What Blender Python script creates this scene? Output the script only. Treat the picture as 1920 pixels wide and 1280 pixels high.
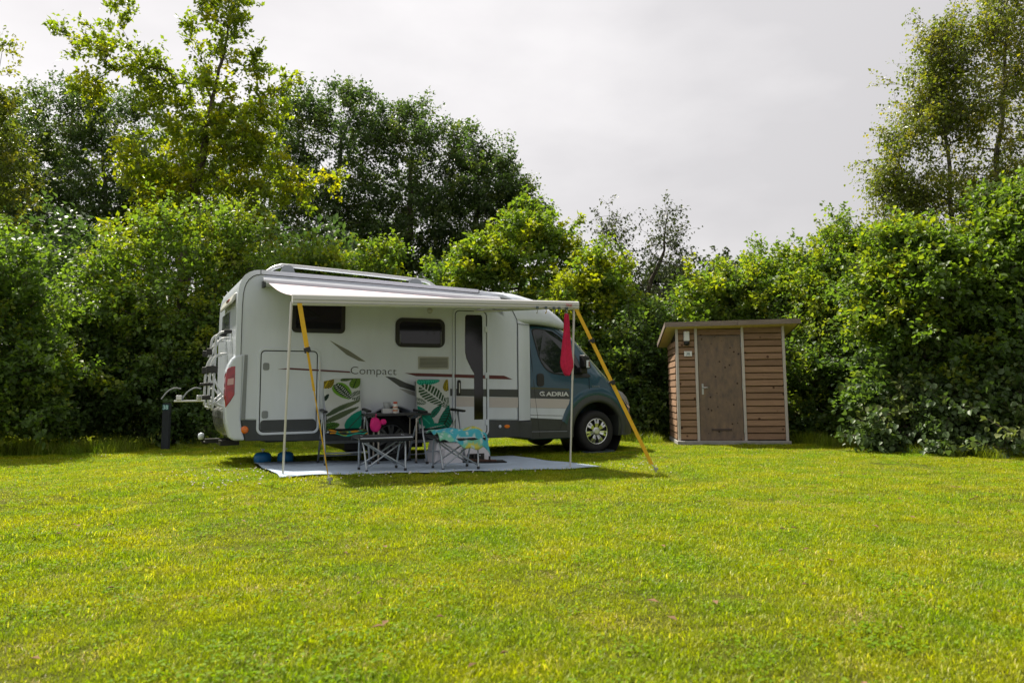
import bpy, bmesh, math, random
import numpy as np
from mathutils import Vector, Matrix

sc = bpy.context.scene
for o in list(bpy.data.objects):
    bpy.data.objects.remove(o)
R = math.radians

# ------------------------------------------------------------------ camera
CAM_H = 1.07
FOCAL_PX = 1400.0            # for a picture 1920 wide
PITCH = math.atan(146 / FOCAL_PX)
ROLL = 0.0075
PY0 = 582.0                  # lens axis (slight shift, as after upright correction)
c_fw = np.array([0, math.cos(PITCH), math.sin(PITCH)])
_up = np.array([0, -math.sin(PITCH), math.cos(PITCH)])
_rt = np.array([1.0, 0, 0])
c_rt = _rt * math.cos(ROLL) - _up * math.sin(ROLL)
c_up = _up * math.cos(ROLL) + _rt * math.sin(ROLL)
cam_d = bpy.data.cameras.new('camera')
cam = bpy.data.objects.new('camera', cam_d)
sc.collection.objects.link(cam)
m = Matrix.Identity(4)
for i in range(3):
    m[i][0] = c_rt[i]; m[i][1] = c_up[i]; m[i][2] = -c_fw[i]
m[2][3] = CAM_H
cam.matrix_world = m
cam_d.sensor_width = 36
cam_d.lens = FOCAL_PX / 1920 * 36
cam_d.shift_y = -(640 - PY0) / 1920
cam_d.clip_start = 0.05
cam_d.clip_end = 2000
cam_d.dof.use_dof = True
cam_d.dof.focus_distance = 10.6
cam_d.dof.aperture_fstop = 2.8
sc.camera = cam

# ------------------------------------------------------------------ sky, sun, exposure
SUN_DIR = Vector((-0.95, 1.0, 2.1)).normalized()      # towards the sun: behind the hedge, to the left
sun_el = math.asin(SUN_DIR.z)
world = bpy.data.worlds.new('World')
sc.world = world
world.use_nodes = True
nt = world.node_tree
nt.nodes.clear()
out = nt.nodes.new('ShaderNodeOutputWorld')
bg = nt.nodes.new('ShaderNodeBackground')
sky = nt.nodes.new('ShaderNodeTexSky')
sky.sky_type = 'NISHITA'
sky.sun_disc = False
sky.sun_elevation = sun_el
sky.sun_rotation = math.atan2(SUN_DIR.x, SUN_DIR.y)
sky.dust_density = 3.0
skymul = nt.nodes.new('ShaderNodeVectorMath'); skymul.operation = 'SCALE'
skymul.inputs['Scale'].default_value = 0.15
nt.links.new(sky.outputs[0], skymul.inputs[0])
tc = nt.nodes.new('ShaderNodeTexCoord')
mp = nt.nodes.new('ShaderNodeMapping'); mp.inputs['Scale'].default_value = (1.0, 1.0, 2.2)
mp.inputs['Location'].default_value = (0.35, 0.1, 0.3)
nt.links.new(tc.outputs['Generated'], mp.inputs[0])
cn = nt.nodes.new('ShaderNodeTexNoise'); cn.inputs['Scale'].default_value = 1.7
cn.inputs['Detail'].default_value = 6; cn.inputs['Roughness'].default_value = 0.5
nt.links.new(mp.outputs[0], cn.inputs['Vector'])
cr = nt.nodes.new('ShaderNodeValToRGB')
cr.color_ramp.elements[0].position = 0.36; cr.color_ramp.elements[0].color = (0.80, 0.775, 0.78, 1)
cr.color_ramp.elements[1].position = 0.60; cr.color_ramp.elements[1].color = (1.06, 1.025, 1.02, 1)
nt.links.new(cn.outputs['Fac'], cr.inputs[0])
mixs = nt.nodes.new('ShaderNodeMix'); mixs.data_type = 'RGBA'
mixs.inputs['Factor'].default_value = 0.93          # cloud cover
nt.links.new(skymul.outputs[0], mixs.inputs['A'])
nt.links.new(cr.outputs[0], mixs.inputs['B'])
# thin cloud is brighter round the veiled sun
dt = nt.nodes.new('ShaderNodeVectorMath'); dt.operation = 'DOT_PRODUCT'
nt.links.new(tc.outputs['Generated'], dt.inputs[0]); dt.inputs[1].default_value = SUN_DIR
gl_ = nt.nodes.new('ShaderNodeMapRange'); gl_.interpolation_type = 'SMOOTHSTEP'
gl_.inputs['From Min'].default_value = -0.2; gl_.inputs['From Max'].default_value = 1.0
gl_.inputs['To Min'].default_value = 0.86; gl_.inputs['To Max'].default_value = 1.24
nt.links.new(dt.outputs['Value'], gl_.inputs['Value'])
gm = nt.nodes.new('ShaderNodeVectorMath'); gm.operation = 'SCALE'
nt.links.new(mixs.outputs['Result'], gm.inputs[0]); nt.links.new(gl_.outputs[0], gm.inputs['Scale'])
nt.links.new(gm.outputs[0], bg.inputs['Color'])
bg.inputs['Strength'].default_value = 0.45
nt.links.new(bg.outputs[0], out.inputs[0])

sun_l = bpy.data.lights.new('sun', 'SUN')
sun_l.energy = 5.0
sun_l.angle = R(2.0)
sun_l.color = (1.0, 0.93, 0.80)
sun = bpy.data.objects.new('sun', sun_l)
sc.collection.objects.link(sun)
sun.rotation_euler = SUN_DIR.to_track_quat('Z', 'Y').to_euler()
sun.location = (-10, 10, 25)

vs = sc.view_settings
vs.view_transform = 'Standard'; vs.look = 'None'; vs.exposure = 0.9; vs.gamma = 1.0
vs.use_curve_mapping = False
sc.render.engine = 'CYCLES'
sc.cycles.use_denoising = True
sc.cycles.max_bounces = 8
sc.cycles.diffuse_bounces = 3
sc.cycles.transmission_bounces = 4
sc.cycles.transparent_max_bounces = 8

# ------------------------------------------------------------------ helpers
COL = sc.collection
rng = np.random.default_rng(38)
random.seed(38)

def ray_at(px, py, Y):
    """point at depth Y seen towards picture direction (px, py)"""
    r = c_fw * FOCAL_PX + c_rt * (px - 960) - c_up * (py - PY0)
    return np.array([0, 0, CAM_H]) + r * (Y / r[1])

def gz(x, y):
    return 0.13 * np.exp(-(((x + 2.8) / 3.5) ** 2 + ((y - 8.0) / 2.2) ** 2))

def put(o, parent=None):
    COL.objects.link(o)
    if parent is not None:
        o.parent = parent
    return o

def tag(o, label, cat, group=None, kind=None):
    if label: o['label'] = label
    if cat: o['category'] = cat
    if group: o['group'] = group
    if kind: o['kind'] = kind
    return o

def empty(name, loc=(0, 0, 0), rz=0.0, parent=None):
    o = bpy.data.objects.new(name, None)
    o.empty_display_size = 0.2
    o.location = loc; o.rotation_euler = (0, 0, rz)
    return put(o, parent)

MATS = {}
def mat(name, col, rough=0.5, metal=0.0, spec=0.5, var=0.0, vscale=6.0, col2=None, bump=0.0, bscale=40.0, coat=0.0, stretch=None, transl=0.0):
    """plain procedural material: base colour with noise variation and fine relief"""
    if name in MATS: return MATS[name]
    mt = bpy.data.materials.new(name); mt.use_nodes = True
    t = mt.node_tree; b = t.nodes['Principled BSDF']
    b.inputs['Base Color'].default_value = (*col, 1)
    b.inputs['Roughness'].default_value = rough
    b.inputs['Metallic'].default_value = metal
    b.inputs['Specular IOR Level'].default_value = spec
    b.inputs['Coat Weight'].default_value = coat
    if var > 0 or bump > 0 or col2:
        co = t.nodes.new('ShaderNodeTexCoord')
        src = co.outputs['Object']
        if stretch:
            mpn = t.nodes.new('ShaderNodeMapping'); mpn.inputs['Scale'].default_value = stretch
            t.links.new(src, mpn.inputs[0]); src = mpn.outputs[0]
        nz = t.nodes.new('ShaderNodeTexNoise'); nz.inputs['Scale'].default_value = vscale
        nz.inputs['Detail'].default_value = 6; nz.inputs['Roughness'].default_value = 0.6
        t.links.new(src, nz.inputs['Vector'])
        rp = t.nodes.new('ShaderNodeValToRGB')
        c2 = col2 if col2 else tuple(c * (1 - var) for c in col)
        rp.color_ramp.elements[0].position = 0.3; rp.color_ramp.elements[0].color = (*c2, 1)
        rp.color_ramp.elements[1].position = 0.68; rp.color_ramp.elements[1].color = (*col, 1)
        t.links.new(nz.outputs['Fac'], rp.inputs[0])
        t.links.new(rp.outputs[0], b.inputs['Base Color'])
        if bump > 0:
            n2 = t.nodes.new('ShaderNodeTexNoise'); n2.inputs['Scale'].default_value = bscale
            n2.inputs['Detail'].default_value = 4
            t.links.new(src, n2.inputs['Vector'])
            bp = t.nodes.new('ShaderNodeBump'); bp.inputs['Strength'].default_value = bump
            bp.inputs['Distance'].default_value = 0.01
            t.links.new(n2.outputs['Fac'], bp.inputs['Height'])
            t.links.new(bp.outputs[0], b.inputs['Normal'])
    if transl > 0:
        tr = t.nodes.new('ShaderNodeBsdfTranslucent'); tr.inputs[0].default_value = (*col, 1)
        mx = t.nodes.new('ShaderNodeMixShader'); mx.inputs[0].default_value = transl
        t.links.new(b.outputs[0], mx.inputs[1]); t.links.new(tr.outputs[0], mx.inputs[2])
        t.links.new(mx.outputs[0], t.nodes['Material Output'].inputs[0])
    MATS[name] = mt
    return mt

class MB:
    """collects shapes, then becomes one mesh object"""
    def __init__(self): self.v = []; self.f = []
    def add(self, vs, fs):
        n = len(self.v); self.v += [tuple(p) for p in vs]; self.f += [tuple(n + i for i in f) for f in fs]; return self
    def box(self, c, s, rz=0.0, rx=0.0, ry=0.0):
        M = Matrix.Translation(c) @ Matrix.Rotation(rz, 4, 'Z') @ Matrix.Rotation(ry, 4, 'Y') @ Matrix.Rotation(rx, 4, 'X')
        x, y, z = s[0] / 2, s[1] / 2, s[2] / 2
        p = [M @ Vector(q) for q in ((-x,-y,-z),(x,-y,-z),(x,y,-z),(-x,y,-z),(-x,-y,z),(x,-y,z),(x,y,z),(-x,y,z))]
        return self.add(p, [(0,3,2,1),(4,5,6,7),(0,1,5,4),(1,2,6,5),(2,3,7,6),(3,0,4,7)])
    def prism_uz(self, pts, v0, v1):
        """polygon in the (x,z) plane extruded along y from v0 to v1"""
        n = len(pts)
        a = sum(pts[i][0] * pts[(i+1) % n][1] - pts[(i+1) % n][0] * pts[i][1] for i in range(n))
        if a < 0: pts = pts[::-1]
        vs = [(p[0], v0, p[1]) for p in pts] + [(p[0], v1, p[1]) for p in pts]
        fs = [tuple(range(n)), tuple(range(2*n-1, n-1, -1))]
        fs += [(i, i+n, (i+1) % n + n, (i+1) % n) for i in range(n)]
        return self.add(vs, fs)
    def ring_uz(self, outer, inner, v0, v1):
        """frame between two outlines with the same number of points"""
        n = len(outer)
        vs = [(p[0], v0, p[1]) for p in outer] + [(p[0], v0, p[1]) for p in inner] + [(p[0], v1, p[1]) for p in outer] + [(p[0], v1, p[1]) for p in inner]
        fs = []
        for i in range(n):
            j = (i + 1) % n
            fs += [(i, j, n+j, n+i), (2*n+i, 3*n+i, 3*n+j, 2*n+j), (i, 2*n+i, 2*n+j, j), (n+i, n+j, 3*n+j, 3*n+i)]
        return self.add(vs, fs)
    def tube(self, path, r, n=8, cap=True):
        path = [Vector(p) for p in path]
        rs = r if isinstance(r, (list, tuple)) else [r] * len(path)
        rings = []; prev = None
        for i, p in enumerate(path):
            d = (path[min(i+1, len(path)-1)] - path[max(i-1, 0)]).normalized()
            if prev is None:
                a = d.orthogonal().normalized()
            else:
                a = (prev - d * prev.dot(d)).normalized()
            prev = a; b = d.cross(a)
            rings.append([p + (a * math.cos(2*math.pi*k/n) + b * math.sin(2*math.pi*k/n)) * rs[i] for k in range(n)])
        vs = [q for rg in rings for q in rg]; fs = []
        for i in range(len(path)-1):
            for k in range(n):
                fs.append((i*n+k, i*n+(k+1) % n, (i+1)*n+(k+1) % n, (i+1)*n+k))
        if cap:
            fs.append(tuple(range(n-1, -1, -1))); fs.append(tuple((len(path)-1)*n + k for k in range(n)))
        return self.add(vs, fs)
    def lathe(self, prof, c=(0,0,0), axis='z', n=32):
        """profile [(radius, height)] turned about an axis through c"""
        vs = []; fs = []
        for (r, h) in prof:
            for k in range(n):
                a = 2*math.pi*k/n
                if axis == 'z': q = (c[0]+r*math.cos(a), c[1]+r*math.sin(a), c[2]+h)
                else: q = (c[0]+r*math.cos(a), c[1]+h, c[2]+r*math.sin(a))
                vs.append(q)
        for i in range(len(prof)-1):
            for k in range(n):
                f = (i*n+k, i*n+(k+1) % n, (i+1)*n+(k+1) % n, (i+1)*n+k)
                fs.append(f if axis == 'z' else f[::-1])
        return self.add(vs, fs)
    def strip(self, path, wdir, w, th):
        """flat band of width w along a path"""
        path = [Vector(p) for p in path]; wd = Vector(wdir).normalized(); vs = []; fs = []
        for i, p in enumerate(path):
            d = (path[min(i+1, len(path)-1)] - path[max(i-1, 0)]).normalized()
            nn = d.cross(wd).normalized()
            for a, b in ((-1,-1),(1,-1),(1,1),(-1,1)):
                vs.append(p + wd*(a*w/2) + nn*(b*th/2))
        for i in range(len(path)-1):
            for k in range(4):
                fs.append((i*4+k, i*4+(k+1) % 4, (i+1)*4+(k+1) % 4, (i+1)*4+k))
        fs += [(3,2,1,0), tuple(4*(len(path)-1)+k for k in range(4))]
        return self.add(vs, fs)
    def mesh(self, name, mt, smooth=False):
        me = bpy.data.meshes.new(name)
        me.from_pydata(self.v, [], self.f)
        bm = bmesh.new(); bm.from_mesh(me)
        bmesh.ops.recalc_face_normals(bm, faces=bm.faces)
        bm.to_mesh(me); bm.free()
        if mt: me.materials.append(mt)
        if smooth: me.polygons.foreach_set('use_smooth', [True]*len(me.polygons))
        return me
    def build(self, name, mt, parent=None, smooth=False, bevel=0.0, loc=None, seg=2):
        o = bpy.data.objects.new(name, self.mesh(name, mt, smooth))
        if loc is not None: o.location = loc
        if bevel > 0:
            md = o.modifiers.new('bevel', 'BEVEL'); md.width = bevel; md.segments = seg
            md.limit_method = 'ANGLE'; md.angle_limit = R(35)
        return put(o, parent)

def rrect(x0, x1, z0, z1, r, n=5):
    pts = []
    for cx, cz, a0 in ((x1-r, z0+r, -90), (x1-r, z1-r, 0), (x0+r, z1-r, 90), (x0+r, z0+r, 180)):
        for k in range(n+1):
            a = R(a0 + 90*k/n); pts.append((cx + r*math.cos(a), cz + r*math.sin(a)))
    return pts

def text(name, s, size, mt, parent, loc, rot=(R(90), 0, 0), width=None, extrude=0.001, shear=0.0, bold=0.0):
    cu = bpy.data.curves.new(name, 'FONT'); cu.body = s; cu.size = size; cu.extrude = extrude; cu.shear = shear; cu.offset = bold
    t = bpy.data.objects.new('tmp', cu); COL.objects.link(t)
    bpy.context.view_layer.update()
    dg = bpy.context.evaluated_depsgraph_get()
    me = bpy.data.meshes.new_from_object(t.evaluated_get(dg))
    bpy.data.objects.remove(t)
    xs = [v.co.x for v in me.vertices]
    if width:
        k = width / (max(xs) - min(xs)); x0 = min(xs)
        for v in me.vertices: v.co.x = (v.co.x - x0) * k
    me.materials.clear(); me.materials.append(mt)
    o = bpy.data.objects.new(name, me); o.location = loc; o.rotation_euler = rot
    return put(o, parent)

def smooth_path(pts, n=6):
    """Catmull-Rom through points"""
    P = [Vector(p) for p in pts]; res = []
    for i in range(len(P)-1):
        p0 = P[max(i-1, 0)]; p1 = P[i]; p2 = P[i+1]; p3 = P[min(i+2, len(P)-1)]
        for k in range(n):
            t = k/n
            res.append(0.5*((2*p1)+(p2-p0)*t+(2*p0-5*p1+4*p2-p3)*t*t+(3*p1-p0-3*p2+p3)*t**3))
    res.append(P[-1]); return res

# ------------------------------------------------------------------ materials
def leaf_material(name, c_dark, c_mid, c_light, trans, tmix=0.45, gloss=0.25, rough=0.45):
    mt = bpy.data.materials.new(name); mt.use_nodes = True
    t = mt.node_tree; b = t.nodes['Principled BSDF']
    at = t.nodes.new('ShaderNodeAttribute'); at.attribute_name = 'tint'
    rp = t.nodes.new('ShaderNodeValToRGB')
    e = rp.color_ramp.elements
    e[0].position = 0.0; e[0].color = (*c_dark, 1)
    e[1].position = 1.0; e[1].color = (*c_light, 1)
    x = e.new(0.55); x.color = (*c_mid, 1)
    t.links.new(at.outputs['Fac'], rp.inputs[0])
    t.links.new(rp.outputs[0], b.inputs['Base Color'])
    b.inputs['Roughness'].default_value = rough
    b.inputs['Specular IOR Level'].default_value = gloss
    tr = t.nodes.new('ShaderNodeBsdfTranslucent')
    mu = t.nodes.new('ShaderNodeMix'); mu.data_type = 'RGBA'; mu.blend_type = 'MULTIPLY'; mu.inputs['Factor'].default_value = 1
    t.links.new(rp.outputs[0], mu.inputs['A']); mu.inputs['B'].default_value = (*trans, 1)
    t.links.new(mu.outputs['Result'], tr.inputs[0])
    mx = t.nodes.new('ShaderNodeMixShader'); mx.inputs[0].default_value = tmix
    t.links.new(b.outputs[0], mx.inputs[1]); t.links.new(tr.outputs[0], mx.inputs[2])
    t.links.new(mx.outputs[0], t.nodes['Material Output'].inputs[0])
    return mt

L_OAK_Y = leaf_material('oak leaf yellow green', (0.085,0.140,0.022), (0.160,0.210,0.016), (0.30,0.29,0.012), (2.0,2.0,0.5), 0.54, 0.45, 0.38)
L_OAK_D = leaf_material('oak leaf dark', (0.042,0.076,0.034), (0.066,0.104,0.034), (0.13,0.155,0.034), (1.7,1.9,0.8), 0.42, 0.4, 0.4)
L_HAZEL = leaf_material('hazel leaf', (0.064,0.118,0.040), (0.115,0.180,0.034), (0.26,0.28,0.018), (1.9,2.0,0.5), 0.47, 0.34, 0.46)  # darker stops carry the blue-green of shaded leaves
L_SHRUB_D = leaf_material('dark shrub leaf', (0.055,0.102,0.040), (0.092,0.148,0.038), (0.19,0.22,0.028), (1.9,2.0,0.6), 0.44, 0.34, 0.46)  # blue-green of hedge shade is put into the darker stops
L_BIRCH = leaf_material('birch leaf', (0.070,0.105,0.028), (0.130,0.165,0.028), (0.26,0.24,0.03), (1.9,1.9,0.6), 0.48, 0.45, 0.36)
L_BIRCH_D = leaf_material('thin birch leaf', (0.035,0.052,0.026), (0.055,0.075,0.030), (0.11,0.12,0.04), (1.5,1.6,0.8), 0.3)
L_BRAMBLE = leaf_material('bramble leaf', (0.045,0.085,0.030), (0.085,0.13,0.045), (0.18,0.20,0.07), (1.6,1.7,0.7), 0.32, 0.34, 0.45)
BARK = mat('bark', (0.085,0.068,0.05), 0.9, var=0.5, vscale=9, bump=0.6, bscale=30, stretch=(1,1,0.25))
BARK_B = mat('birch bark', (0.16,0.14,0.12), 0.85, col2=(0.05,0.045,0.04), vscale=7, bump=0.4, stretch=(0.6,0.6,1.8))

# ------------------------------------------------------------------ ground
def grid_axis(a, b, fa, fb, fine, coarse):
    xs = list(np.arange(a, fa, coarse)) + list(np.arange(fa, fb, fine)) + list(np.arange(fb, b + 0.1, coarse))
    return np.array(sorted(set(np.round(xs, 4))))
gx = grid_axis(-150, 150, -14, 14, 0.25, 4.0); gy = grid_axis(-40, 300, 0, 20, 0.25, 5.0)
XX, YY = np.meshgrid(gx, gy)
ZZ = gz(XX, YY) + 0.008*np.sin(XX*1.7+YY*0.9)*np.sin(YY*1.3-XX*0.4)*((np.abs(XX) < 14) & (YY < 20))
nx, ny = len(gx), len(gy)
idx = np.arange(nx*ny).reshape(ny, nx)
gf = np.stack([idx[:-1,:-1], idx[:-1,1:], idx[1:,1:], idx[1:,:-1]], -1).reshape(-1, 4)
gme = bpy.data.meshes.new('ground')
gme.from_pydata(np.stack([XX, YY, ZZ], -1).reshape(-1, 3).tolist(), [], gf.tolist())
gme.polygons.foreach_set('use_smooth', [True]*len(gme.polygons))
GROUND_M = bpy.data.materials.new('lawn soil'); GROUND_M.use_nodes = True
t = GROUND_M.node_tree; b = t.nodes['Principled BSDF']; b.inputs['Roughness'].default_value = 0.95
b.inputs['Specular IOR Level'].default_value = 0.1
geo = t.nodes.new('ShaderNodeNewGeometry')
n1 = t.nodes.new('ShaderNodeTexNoise'); n1.inputs['Scale'].default_value = 0.55; n1.inputs['Detail'].default_value = 5
n2 = t.nodes.new('ShaderNodeTexNoise'); n2.inputs['Scale'].default_value = 35; n2.inputs['Detail'].default_value = 6
t.links.new(geo.outputs['Position'], n1.inputs['Vector']); t.links.new(geo.outputs['Position'], n2.inputs['Vector'])
r1 = t.nodes.new('ShaderNodeValToRGB')
r1.color_ramp.elements[0].position = 0.35; r1.color_ramp.elements[0].color = (0.055,0.065,0.008,1)
r1.color_ramp.elements[1].position = 0.65; r1.color_ramp.elements[1].color = (0.085,0.090,0.010,1)
t.links.new(n1.outputs['Fac'], r1.inputs[0])
r2 = t.nodes.new('ShaderNodeValToRGB')
r2.color_ramp.elements[0].position = 0.3; r2.color_ramp.elements[0].color = (0.45,0.42,0.38,1)
r2.color_ramp.elements[1].position = 0.7; r2.color_ramp.elements[1].color = (1.25,1.25,1.2,1)
t.links.new(n2.outputs['Fac'], r2.inputs[0])
mm = t.nodes.new('ShaderNodeMix'); mm.data_type = 'RGBA'; mm.blend_type = 'MULTIPLY'; mm.inputs['Factor'].default_value = 1
t.links.new(r1.outputs[0], mm.inputs['A']); t.links.new(r2.outputs[0], mm.inputs['B'])
t.links.new(mm.outputs['Result'], b.inputs['Base Color'])
bp = t.nodes.new('ShaderNodeBump'); bp.inputs['Strength'].default_value = 0.8; bp.inputs['Distance'].default_value = 0.02
t.links.new(n2.outputs['Fac'], bp.inputs['Height']); t.links.new(bp.outputs[0], b.inputs['Normal'])
gme.materials.append(GROUND_M)
ground = put(bpy.data.objects.new('ground', gme)); tag(ground, 'wide mown lawn on slightly uneven ground', 'lawn', kind='structure')

# ------------------------------------------------------------------ vegetation builders
def mesh_arrays(name, V, F, mt, tint=None, smooth=False):
    """fast mesh from numpy arrays; F is (n,3) or (n,4)"""
    me = bpy.data.meshes.new(name)
    k = F.shape[1]
    me.vertices.add(len(V)); me.vertices.foreach_set('co', V.astype(np.float32).ravel())
    me.loops.add(F.size); me.loops.foreach_set('vertex_index', F.astype(np.int32).ravel())
    me.polygons.add(len(F))
    me.polygons.foreach_set('loop_start', np.arange(0, F.size, k, dtype=np.int32))
    me.polygons.foreach_set('loop_total', np.full(len(F), k, dtype=np.int32))
    if smooth: me.polygons.foreach_set('use_smooth', np.ones(len(F), dtype=bool))
    me.update(calc_edges=True)
    if tint is not None:
        a = me.attributes.new('tint', 'FLOAT', 'POINT'); a.data.foreach_set('value', tint.astype(np.float32))
    me.materials.append(mt)
    return me

def unit(a):
    return a / (np.linalg.norm(a, axis=-1, keepdims=True) + 1e-9)

def leaves_mesh(name, P, D, N, L, W, tint, mt, six=False):
    """kite shaped leaves folded along the midrib"""
    S = unit(np.cross(D, N)); N = np.cross(S, D)
    L = L[:, None]; W = W[:, None]
    n = len(P)
    fold = 0.18
    if not six:
        v0 = P; v1 = P + D*L*0.42 + S*W*0.5 + N*W*fold; v2 = P + D*L - N*L*0.06; v3 = P + D*L*0.42 - S*W*0.5 + N*W*fold
        V = np.stack([v0, v1, v2, v3], 1).reshape(-1, 3)
        b = np.arange(n)[:, None]*4
        F = np.concatenate([b+np.array([0,1,2]), b+np.array([0,2,3])], 0)
        return mesh_arrays(name, V, F, mt, np.repeat(tint, 4))
    v0 = P; v1 = P + D*L*0.25 + S*W*0.45 + N*W*fold; v2 = P + D*L*0.62 + S*W*0.42 + N*W*fold*0.9; v3 = P + D*L - N*L*0.10
    v4 = P + D*L*0.62 - S*W*0.42 + N*W*fold*0.9; v5 = P + D*L*0.25 - S*W*0.45 + N*W*fold
    V = np.stack([v0, v1, v2, v3, v4, v5], 1).reshape(-1, 3)
    b = np.arange(n)[:, None]*6
    F = np.concatenate([b+np.array([0,1,2,3]), b+np.array([0,3,4,5])], 0)
    return mesh_arrays(name, V, F, mt, np.repeat(tint, 6))

def sample_blobs(blobs, n, rg, shell=0.45):
    """points inside ellipsoids [(centre, radii)], more near the skin"""
    vol = np.array([r[0]*r[1]*r[2] for c, r in blobs]) ** 0.8
    k = rg.choice(len(blobs), n, p=vol/vol.sum())
    u = unit(rg.normal(size=(n, 3)))
    rr = rg.random(n) ** shell
    C = np.array([b[0] for b in blobs])[k]; Rr = np.array([b[1] for b in blobs])[k]
    return C + u * rr[:, None] * Rr

def grow(trunk, att, bf, rg):
    """joins points to the trunk into a branching skeleton (short edges, short paths)"""
    n0 = len(trunk); n = n0 + len(att)
    X = np.zeros((n, 3)); X[:n0] = trunk
    par = np.full(n, -1); pl = np.zeros(n)
    for i in range(1, n0):
        par[i] = i-1; pl[i] = pl[i-1] + np.linalg.norm(X[i]-X[i-1])*0.5
    A = np.array(att); rem = np.ones(len(A), bool)
    best = np.full(len(A), 1e9); who = np.zeros(len(A), int)
    def upd(j):
        d = np.linalg.norm(A - X[j], axis=1)
        down = np.clip((X[j][2] - A[:, 2]), 0, None)
        c = d + bf*pl[j] + 0.5*down
        k = c < best
        best[k] = c[k]; who[k] = j
    for j in range(1, n0): upd(j)
    for i in range(len(A)):
        q = np.where(rem, best, 1e12).argmin()
        j = n0 + i
        X[j] = A[q]; par[j] = who[q]; pl[j] = pl[who[q]] + np.linalg.norm(A[q]-X[who[q]])
        rem[q] = False
        upd(j)
    return X, par, n0

def tree(name, label, blobs, trunk, mt, n_att, leaves_per, leaf, cat='tree', group=None, trunk_r=0.12, bf=0.35, seed=1, bark=None,
         twig=0.35, up=0.5, droop=0.0, shell=0.45, tint_z=0.0, tint_c=0.5, six=False, sub=True, twigs_vis=True, trunk_name='trunk', spread=0.30, shoot=0.55):
    """a tree or shrub: Empty at its foot > trunk (with limbs), crown (leaves)"""
    rg = np.random.default_rng(seed)
    trunk = np.array(trunk, float)
    base = trunk[0].copy()
    att = sample_blobs(blobs, n_att, rg, shell)
    cb0 = np.mean([b_[0] for b_ in blobs], 0)
    sh = rg.random(len(att)) < 0.16
    att = att + (sh*rg.random(len(att))*shoot)[:, None]*unit(unit(att-cb0) + np.array([0, 0, 0.6]) + rg.normal(size=att.shape)*0.4)
    att = att[att[:, 2] > 0.12]
    # extra trunk samples
    T = [trunk[0]]
    for a, b_ in zip(trunk[:-1], trunk[1:]):
        k = max(1, int(np.linalg.norm(b_-a)/0.5))
        for q in range(1, k+1):
            T.append(a + (b_-a)*q/k + rg.normal(size=3)*0.015*(q < k))
    X, par, n0 = grow(np.array(T), att, bf, rg)
    n = len(X)
    # bend edges: put a jittered middle node on long edges is done through tube paths below
    kids = [[] for _ in range(n)]
    for i in range(1, n): kids[par[i]].append(i)
    order = []; st = [0]
    while st:
        i = st.pop(); order.append(i); st += kids[i]
    r = np.zeros(n); e = 2.3
    for i in reversed(order):
        r[i] = (sum(r[k]**e for k in kids[i]))**(1/e) if kids[i] else 0.0045
        r[i] = max(r[i], 0.0045)
    r *= 1.0
    k = trunk_r / r[0]
    r = np.where(r > 0.006, np.minimum(r*(1 + (k-1)*np.clip((r-0.006)/(r[0]-0.006+1e-9), 0, 1)), trunk_r), r)
    mb = MB()
    def chain(i, j):
        path = [X[i]]; rad = [min(r[i], r[j]*1.25)]
        cur = j; prev = i
        while True:
            mid = (X[prev]+X[cur])/2 + rg.normal(size=3)*0.06*np.linalg.norm(X[cur]-X[prev])
            path += [mid, X[cur]]; rad += [r[cur]*1.08, r[cur]]
            if not kids[cur]: break
            nxt = max(kids[cur], key=lambda q: r[q])
            for q in kids[cur]:
                if q != nxt: stack.append((cur, q))
            prev, cur = cur, nxt
        rad[-1] *= 0.6
        mb.tube(path, rad, n=7 if rad[0] > 0.05 else (5 if rad[0] > 0.015 else 3), cap=False)
    stack = [(0, q) for q in kids[0]]
    while stack:
        a = stack.pop(); chain(*a)
    root = empty(name, base)
    Xl = X - base
    mb.v = [tuple(np.array(v) - base) for v in mb.v]
    # leaf sprays
    tips = np.arange(n0, n)
    ntw = 4
    cen = np.repeat(Xl[tips], ntw, 0)
    bd = unit(X[tips] - X[par[tips]])
    cb = np.mean([b_[0] for b_ in blobs], 0)
    outw = unit(X[tips] - cb)
    td = unit(np.repeat(bd*0.6 + outw*0.6, ntw, 0) + unit(rg.normal(size=(len(cen), 3)))*np.array([1.0, 1.0, 0.6]) + np.array([0, 0, up*0.5-droop]))
    tl = twig*(0.5 + rg.random(len(cen))*0.8)
    if twigs_vis:
        side = unit(np.cross(td, rg.normal(size=td.shape))); side2 = np.cross(td, side)
        w = 0.0055
        p0 = cen; p1 = cen + td*tl[:, None]
        tv = np.stack([p0+side*w, p0-side*w*0.5+side2*w*0.8, p0-side*w*0.5-side2*w*0.8, p1], 1).reshape(-1, 3)
        b0 = len(mb.v)
        mb.v += [tuple(q) for q in tv]
        for q in range(len(cen)):
            s = b0 + q*4
            mb.f += [(s, s+1, s+3), (s+1, s+2, s+3), (s+2, s, s+3)]
    per = max(1, int(leaves_per/ntw))
    ii = np.repeat(np.arange(len(cen)), per)
    ctint = rg.random(len(tips))
    m_ = len(ii)
    tt = rg.random(m_)**0.8
    sp = spread*twig
    P = cen[ii] + td[ii]*(tl[ii]*tt)[:, None] + rg.normal(size=(m_, 3))*sp*0.35
    D = unit(td[ii]*0.6 + rg.normal(size=(m_, 3))*0.75 + np.array([0, 0, -0.25-droop]))
    N = unit(rg.normal(size=(m_, 3))*0.55 + np.array([0, 0, 1.0]))
    k_ = 0.45 + 0.85*rg.random(m_)**1.3; L = leaf[0]*k_*(0.9+0.2*rg.random(m_)); W = leaf[1]*k_*(0.85+0.3*rg.random(m_))
    zmin, zmax = Xl[tips][:, 2].min(), Xl[tips][:, 2].max()
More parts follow.
